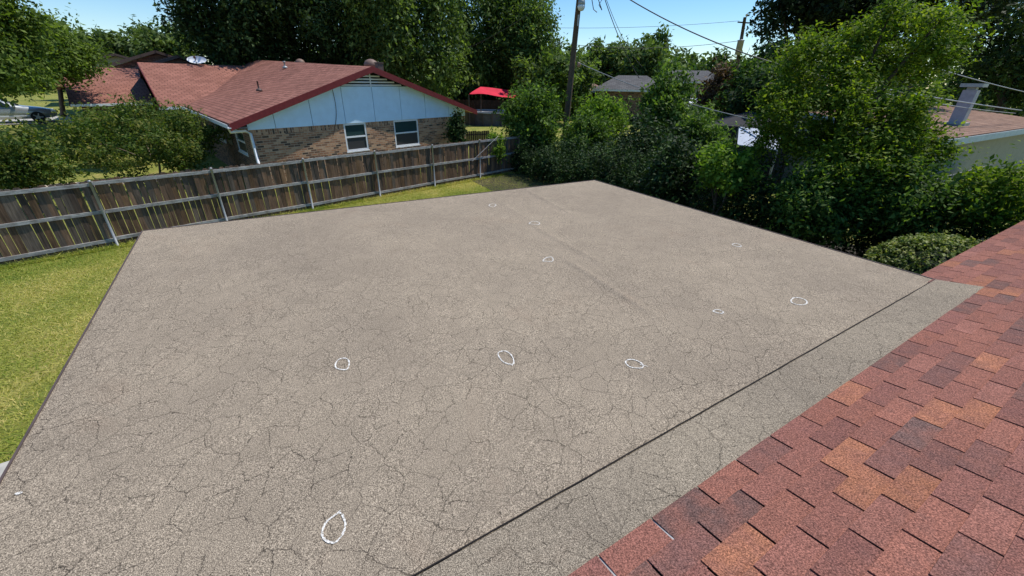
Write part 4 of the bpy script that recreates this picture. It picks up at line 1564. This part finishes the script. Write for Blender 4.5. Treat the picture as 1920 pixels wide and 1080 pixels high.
T = [
 # name, label, centre, rx, rz, material, leaf, count, seed, extra
 ('broadleaf_tree', 'leafy green tree filling the top left corner above the car', (-18.9, 16.4, 6.1), 2.0, 2.9, 'street', .085, 26000, 1, dict(k=12, clump=.35, droop=.5, base=(-23.5, 14.5))),
 ('broadleaf_tree', 'wispy green tree just right of the top left corner tree', (-26.2, 25.8, 5.3), 2.3, 1.75, 'street', .10, 20000, 2, dict(k=10, clump=.45, shell=(.6, 1.2), base=(-34, 33))),
 ('broadleaf_tree', 'low shaggy tree hanging over the silver car', (-25.6, 22.8, 4.35), 1.6, .95, 'street', .09, 12000, 3, dict(k=8, clump=.3, droop=.4, base=(-30, 19))),
 ('broadleaf_tree', 'rounded tree behind the left roofs, leftmost of the tree line', (-50, 56.3, 6.5), 4.0, 2.9, 'far', .26, 6000, 4, dict(k=9, clump=.6)),
 ('broadleaf_tree', 'dark rounded tree in the middle of the left tree line', (-47, 58.6, 6.6), 3.6, 3.2, 'far', .26, 6000, 5, dict(k=9, clump=.6)),
 ('broadleaf_tree', 'pale rounded tree touching the big dark oak on its left', (-38.3, 51.6, 6.6), 2.9, 3.3, 'far', .24, 6000, 6, dict(k=9, clump=.6)),
 ('oak_tree', 'big dark oak behind the red roof, the left of the two', (-22.4, 37.9, 9.2), 4.1, 6.6, 'oak', .15, 38000, 7, dict(k=14, clump=.55)),
 ('oak_tree', 'broad dark tree behind the roof ridge and gable peak', (-17.0, 42.0, 8.6), 5.8, 7.2, 'oak', .16, 44000, 8, dict(k=16, clump=.6)),
 ('willow_tree', 'tall drooping tree with dark trunk behind the right end of the gable', (-8.8, 38.4, 7.6), 4.8, 7.4, 'willow', .15, 40000, 9, dict(k=15, clump=.6, droop=.9, base=(-5.6, 38.6))),
 ('willow_tree', 'tall airy light green tree above the red shade sail', (-2.9, 48.5, 8.6), 4.6, 7.4, 'willow', .16, 32000, 10, dict(k=13, clump=.6, droop=.7)),
 ('broadleaf_tree', 'light green tree reaching the sky just left of the lamp pole', (1.5, 47.0, 7.4), 3.3, 6.4, 'willow', .16, 26000, 11, dict(k=11, clump=.6, shell=(.6, 1.15))),
 ('broadleaf_tree', 'dense green tree standing behind the lamp pole at roof height', (3.6, 42.0, 4.4), 3.7, 2.9, 'willow', .19, 14000, 12, dict(k=10, clump=.5)),
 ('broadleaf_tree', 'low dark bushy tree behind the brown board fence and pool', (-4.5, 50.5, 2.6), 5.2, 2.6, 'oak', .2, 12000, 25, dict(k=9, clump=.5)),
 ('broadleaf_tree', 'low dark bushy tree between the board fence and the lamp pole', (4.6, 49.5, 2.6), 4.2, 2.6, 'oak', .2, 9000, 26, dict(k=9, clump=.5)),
 ('broadleaf_tree', 'round green tree right of the lamp pole against the sky', (11.3, 59.2, 6.2), 3.5, 3.4, 'far', .26, 8000, 14, dict(k=9, clump=.6, shell=(.65, 1.15))),
 ('broadleaf_tree', 'green tree behind the small grey-roofed house', (14.3, 54.0, 5.6), 3.7, 3.1, 'far', .25, 9000, 15, dict(k=10, clump=.6)),
 ('broadleaf_tree', 'slender open tree with thin crown rising above its neighbours', (17.5, 59.8, 7.6), 2.1, 3.1, 'willow', .24, 3600, 16, dict(k=7, clump=.5, fill=.1)),
 ('broadleaf_tree', 'far rounded tree under the overhead cable, left one', (36.6, 104, 6.6), 5.6, 4.6, 'far', .5, 4500, 17, dict(k=8, clump=1.0)),
 ('broadleaf_tree', 'far rounded tree under the overhead cable, right one', (41.5, 93, 6.2), 6.0, 3.9, 'far', .46, 4500, 18, dict(k=8, clump=1.0)),
 ('dead_shrub', 'brown withered shrub beside the distant pole', (12.45, 27.2, 3.7), 1.25, 2.1, 'brown', .11, 5000, 19, dict(k=8, clump=.3, fill=.3)),
 ('dark_tree', 'dark open tree behind the distant transformer pole', (18.6, 31.4, 9.7), 2.9, 3.3, 'dark', .16, 11000, 20, dict(k=9, clump=.45, shell=(.5, 1.2), fill=.2)),
 ('dark_tree', 'dark tree behind the top of the lime green tree', (22.2, 31.2, 9.0), 3.0, 3.2, 'dark', .16, 13000, 21, dict(k=9, clump=.45)),
 ('dark_tree', 'dark tree filling the top right corner', (24.0, 28.5, 9.6), 3.6, 2.9, 'dark', .15, 13000, 22, dict(k=10, clump=.4, shell=(.6, 1.15))),
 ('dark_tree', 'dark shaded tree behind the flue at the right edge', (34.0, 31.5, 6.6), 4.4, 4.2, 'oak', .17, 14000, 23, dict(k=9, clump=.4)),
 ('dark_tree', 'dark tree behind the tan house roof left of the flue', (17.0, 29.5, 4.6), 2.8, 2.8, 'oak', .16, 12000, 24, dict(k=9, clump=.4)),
]
for name, label, c, rx, rz_, mat, lf, cnt, sd, ex in T:
    tree(name, label, 'tree' if name != 'dead_shrub' else 'shrub', c, rx, rz_, mat, lf, cnt, sd, **ex)

wl = []
rw = random.Random(66)
for i in range(90):
    az_ = R(-64 + i * 1.45 + rw.uniform(-.5, .5))
    D_ = rw.uniform(92, 135)
    r_ = rw.uniform(4, 7)
    wl.append((D_ * math.sin(az_), D_ * math.cos(az_), r_ * .55, r_, r_, r_ * rw.uniform(.75, 1.15)))
wo_ = leaves('distant_woods', None, wl, 60000, .55, GREEN['far'], 67, clump=1.0, per=10, fill=.15, shell=(.8, 1.05), kind='stuff', zmin=.7)
tag(wo_, 'continuous belt of trees closing off the far horizon', 'woods')

# the big lime green tree over the hedge: one trunk, many layered lobes
lime_l = []
for c, rx, rz_, sd in (((8.2, 12.3, 4.75), 1.35, 1.0, 31), ((9.75, 12.1, 5.3), 1.55, 1.1, 32), ((7.25, 11.6, 3.5), 1.0, 1.25, 33), ((8.6, 10.6, 3.4), 1.15, 1.2, 34), ((8.1, 9.9, 2.5), 1.0, .9, 37), ((9.3, 10.2, 3.0), .8, .8, 38)):
    lime_l += sublobes(c, rx, rz_, 12, sd, s=(.16, .34), flatten=.62)[1:]
tree('lime_tree', 'large lime green tree leaning over the hedge on the right', 'tree', (8.6, 11.6, 4.0), 2.0, 1.8, 'lime', .046, 70000, 36, lobes=lime_l, base=(8.5, 11.4), trunk=.15, clump=.17, droop=.2, limbs=20, shell=(.5, 1.15), fill=.15, flat=.6, spray=2.2)

# shrubs along the property line
S = [
 ('shrub', 'tall dense shrub covered in climbing leaves at the end of the fence', (1.0, 23.2, 2.1), 1.45, 2.5, 'shrub', .085, 16000, 41, dict(k=10, clump=.3)),
 ('shrub', 'leafy shrub at the foot of the lamp pole', (3.9, 22.6, 1.5), 1.7, 1.6, 'shrub', .085, 12000, 42, dict(k=8, clump=.3)),
 ('shrub', 'bright yellow green shrub right of the lamp pole', (5.0, 25.2, 2.4), 1.5, 1.5, 'bright', .085, 8000, 43, dict(k=8, clump=.35)),
 ('shrub', 'wide blue green shrub in front of the brown brick house', (5.8, 18.2, 1.7), 1.75, 1.7, 'hedge', .08, 14000, 44, dict(k=9, clump=.3)),
 ('flowering_shrub', 'tall upright shrub with pale leaf spikes against the far roofs', (7.2, 21.0, 3.2), 1.25, 2.1, 'shrub', .10, 7000, 45, dict(k=9, clump=.35, shell=(.6, 1.3), fill=.15, droop=-.8)),
 ('flowering_shrub', 'second spiky upright shrub in front of the white carport', (9.3, 22.4, 2.3), 1.1, 1.35, 'shrub', .09, 5000, 46, dict(k=8, clump=.35, shell=(.6, 1.3), fill=.15, droop=-.8)),
 ('shrub', 'bright sunlit shrub below the pale canopy', (5.75, 11.5, 2.25), .72, .62, 'bright', .06, 6000, 47, dict(k=8, clump=.2)),
 ('shrub', 'dark vine-covered shrub left of the bright sunlit one', (5.1, 13.3, 1.6), 1.0, 1.35, 'hedge', .065, 10000, 48, dict(k=8, clump=.25)),
 ('shrub', 'green bush beneath the lime tree trunk', (7.4, 10.0, 1.75), 1.0, 1.1, 'shrub', .055, 12000, 49, dict(k=8, clump=.25)),
 ('shrub', 'sunny fern-like bush in front of the tan house wall', (10.6, 9.15, 2.1), .85, .85, 'lime', .05, 9000, 50, dict(k=8, clump=.22, shell=(.55, 1.25))),
 ('shrub', 'sunny bush cut by the right edge of the frame', (11.7, 8.1, 1.9), .95, .95, 'bright', .06, 9000, 51, dict(k=8, clump=.22, shell=(.55, 1.25))),
 ('shrub', 'rounded green shrub filling the gap left of the tan wall', (9.3, 9.6, 1.9), .95, 1.0, 'shrub', .055, 11000, 52, dict(k=8, clump=.25)),
 ('shrub', 'mixed green shrub between the two spiky shrubs', (8.0, 18.6, 2.0), 1.3, 1.3, 'shrub', .08, 10000, 53, dict(k=8, clump=.3)),
 ('broadleaf_tree', 'green tree behind the brown withered shrub', (13.6, 26.0, 4.0), 1.6, 1.8, 'shrub', .11, 9000, 54, dict(k=8, clump=.35)),
 ('broadleaf_tree', 'dark green tree between the gazebo and the lime tree', (12.4, 21.8, 3.9), 1.8, 1.4, 'oak', .11, 9000, 55, dict(k=8, clump=.35)),
 ('crape_myrtle', 'wide olive crape myrtle with rusty tips behind the left fence', (-15.7, 18.2, 1.95), 2.95, 1.75, 'myrtle', .06, 26000, 56, dict(clump=.16, bark=M_BARKP, shell=(.5, 1.2), fill=.15, droop=-.5, spray=2.4, lobes=sublobes((-15.7, 18.2, 1.85), 3.05, 1.8, 22, 56, s=(.13, .27))[1:])),
 ('crape_myrtle', 'smaller olive bush cut by the left edge above the fence', (-16.2, 13.6, 1.75), 1.25, 1.15, 'myrtle', .06, 16000, 57, dict(k=10, clump=.22, bark=M_BARKP, shell=(.4, 1.25), droop=-.4, spray=2.0)),
 ('shrub', 'green shrub behind the crape myrtle under the garage eave', (-20.5, 22.0, 1.6), 1.6, 1.2, 'shrub', .08, 8000, 58, dict(k=8, clump=.3)),
 ('ivy', 'ivy clump hanging over the fence top near its end', (-0.95, 21.3, 1.45), .42, .75, 'bright', .06, 2400, 59, dict(k=6, clump=.16)),
 ('small_plant', 'small pale leafed plant in the corner of the lawn', (1.2, 21.6, .6), .36, .52, 'bright', .065, 900, 60, dict(k=5, clump=.15)),
 ('climbing_vine', 'dark vine climbing the right corner of the brick gable', (-3.25, 24.6, 1.75), .5, 1.15, 'hedge', .075, 3200, 61, dict(k=7, clump=.2)),
]
for name, label, c, rx, rz_, mat, lf, cnt, sd, ex in S:
    tree(name, label, {'ivy': 'ivy', 'climbing_vine': 'vine', 'small_plant': 'plant'}.get(name, 'tree' if 'tree' in name else 'shrub'), c, rx, rz_, mat, lf, cnt, sd, trunk=.05, limbs=4, **ex)

# clipped round bush by the house
bx = root('clipped_bush', 'clipped round bush tucked between the flat roof and the shingle roof', 'bush', (8.62, 7.65, 0))
leaves('crown', bx, [(8.62, 7.65, .82, 1.22, 1.05, .86)], 26000, .031, GREEN['box'], 71, clump=.05, per=8, fill=.12, shell=(.94, 1.02), flat=.7, spray=.8)
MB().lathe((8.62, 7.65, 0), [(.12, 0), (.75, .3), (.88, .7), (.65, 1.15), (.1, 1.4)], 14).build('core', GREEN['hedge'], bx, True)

# ivy hedge along the property line with chain-link behind it
PE, HD, HNR = V(1.81, 9.26, 0), V(0.514, -0.858, 0), V(0.858, 0.514, 0)
lob = []
rh_ = random.Random(77)
for i in range(40):
    t = -13.5 + i * .6
    gap = -1.7 < t < -0.4
    top = rh_.uniform(2.0, 2.5) if t > -6 else rh_.uniform(1.3, 2.0)
    if t > 2.5: top = 1.75
    for off, rr_, f in ((5.0, .55, .9), (5.6, .6, 1.0), (6.3, .7, 1.05)):
        if gap and off < 5.5: continue
        p = PE + HD * t + HNR * (off + (1.3 if t > 2.5 else 0) + rh_.uniform(-.12, .15))
        lob.append((p.x, p.y, top * f * .5, rr_, rr_, top * f * .54))
hg = root('ivy_hedge', 'dark ivy covered hedge along the property line in deep shade', 'hedge', tuple(PE + HNR * 3.7))
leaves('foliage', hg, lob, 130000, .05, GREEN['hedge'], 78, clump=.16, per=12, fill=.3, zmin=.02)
cl = root('chain_link_fence', 'chain-link fence panel showing through the ivy', 'fence', tuple(PE + HNR * 5.05))
for t in (-3, 0):
    p = PE + HD * t + HNR * 5.05
    MB().tube([(p.x, p.y, 0), (p.x, p.y, 1.75)], .025, 8).build('post', M_GALV, cl)
a, b = PE + HD * -3 + HNR * 5.05, PE + HD * 0 + HNR * 5.05
MB().tube([(a.x, a.y, 1.72), (b.x, b.y, 1.72)], .02, 6).build('top_rail', M_GALV, cl)
m = MB()
stp = .085
for s in (-1, 1):
    k = -1.8
    while k < 3:
        x0, z0_, x1, z1_ = k, 0.02, k + 1.75, 1.77
        if s < 0: z0_, z1_ = z1_, z0_
        c0, c1 = max(0, x0), min(3, x1)
        if c1 > c0:
            f0, f1 = (c0 - x0) / 1.75, (c1 - x0) / 1.75
            p0 = a + HD * c0; p1 = a + HD * c1
            m.tube([(p0.x, p0.y, z0_ + (z1_ - z0_) * f0), (p1.x, p1.y, z0_ + (z1_ - z0_) * f1)], .0035, 3, False)
        k += stp
m.build('wire_mesh', M_GALV, cl, kind='stuff')
tag(sheet('leaf_litter_bed', [(p.x, p.y) for p in (PE + HD * -13 + HNR * 2.2, PE + HD * 10 + HNR * 1.4, PE + HD * 10 + HNR * 9.5, PE + HD * -13 + HNR * 7)], plain('soil', (0.045, 0.036, 0.026), .95, .4, 12), 'dark bare soil bed under the hedge', 'ground', .015))

# ================================================================== LAWN BLADES
def grass(name, tri_polys, count, seed, size):
    rg = np.random.default_rng(seed)
    P = []
    areas = [abs((b[0] - a[0]) * (c[1] - a[1]) - (c[0] - a[0]) * (b[1] - a[1])) / 2 for a, b, c in tri_polys]
    for (a, b, c), ar in zip(tri_polys, areas):
        n_ = int(count * ar / sum(areas))
        r1 = np.sqrt(rg.random(n_)); r2 = rg.random(n_)
        a, b, c = map(np.array, (a, b, c))
        P.append((1 - r1)[:, None] * a + (r1 * (1 - r2))[:, None] * b + (r1 * r2)[:, None] * c)
    P = np.concatenate(P)
    N = len(P)
    ang = rg.random(N) * 6.283
    h = size * rg.uniform(.5, 1.3, N)
    lean = rg.normal(size=(N, 2)) * 1.1 * h[:, None]
    wv = np.stack([np.cos(ang), np.sin(ang)], 1) * (0.0075 * rg.uniform(.7, 1.4, N))[:, None]
    v = np.zeros((N, 3, 3))
    v[:, 0, :2] = P - wv; v[:, 1, :2] = P + wv; v[:, 2, :2] = P + lean
    v[:, 2, 2] = h
    me = bpy.data.meshes.new(name)
    me.vertices.add(N * 3); me.loops.add(N * 3); me.polygons.add(N)
    me.vertices.foreach_set('co', v.astype(np.float32).ravel())
    me.loops.foreach_set('vertex_index', np.arange(N * 3, dtype=np.int32))
    me.polygons.foreach_set('loop_start', np.arange(0, N * 3, 3, dtype=np.int32))
    me.update(calc_edges=True)
    at = me.attributes.new('tint', 'FLOAT', 'FACE')
    x, y = P[:, 0], P[:, 1]
    patch = 0.5 + .22 * np.sin(x * 1.3 + 2 * np.sin(y * .9)) + .18 * np.sin(y * 2.1 + x * .7 + 1.7 * np.sin(x * 1.9))
    at.data.foreach_set('value', np.clip(patch + rg.normal(size=N) * .22, 0, 1).astype(np.float32))
    me.materials.append(M_BLADE)
    o = bpy.data.objects.new(name, me); COL.objects.link(o)
    return o


M_BLADE = leaf_mat('grass_blade', (0.170, 0.250, 0.034), (0.39, 0.395, 0.078), (0.64, 0.53, 0.20), .3, .6)
tris = []
def quad(a, b, c, d): tris.extend([(a, b, c), (a, c, d)])
f_ = lambda t, o: tuple((FC + FD * t + FN * o).xy)
quad(f_(-11, .12), f_(-1.5, .12), (-5.6, 8.6), (-9.5, 2.2))
quad((-9.5, 2.2), (-5.6, 8.6), (-4.2, 6.2), (-6.3, 3.4))
quad(f_(-1.5, .12), f_(10, .12), (3.6, 18.0), (-1.5, 12.0))
quad(f_(-1.5, .12), (-1.5, 12.0), (-3.5, 8.5), (-5.6, 8.6))
g = grass('grass', tris, 230000, 91, .036)
tag(g, 'short yellow green lawn grass between the flat roof and the wood fence', 'grass', kind='stuff')

tr2 = []
for a0 in np.arange(-11, 10, .5):
    a, b, c, d = f_(a0, .02), f_(a0 + .5, .02), f_(a0 + .5, .30), f_(a0, .24)
    tr2 += [(a, b, c), (a, c, d)]
g = grass('tall_grass', tr2, 9000, 92, .12)
tag(g, 'taller unmown grass along the foot of the wood fence', 'grass', kind='stuff')
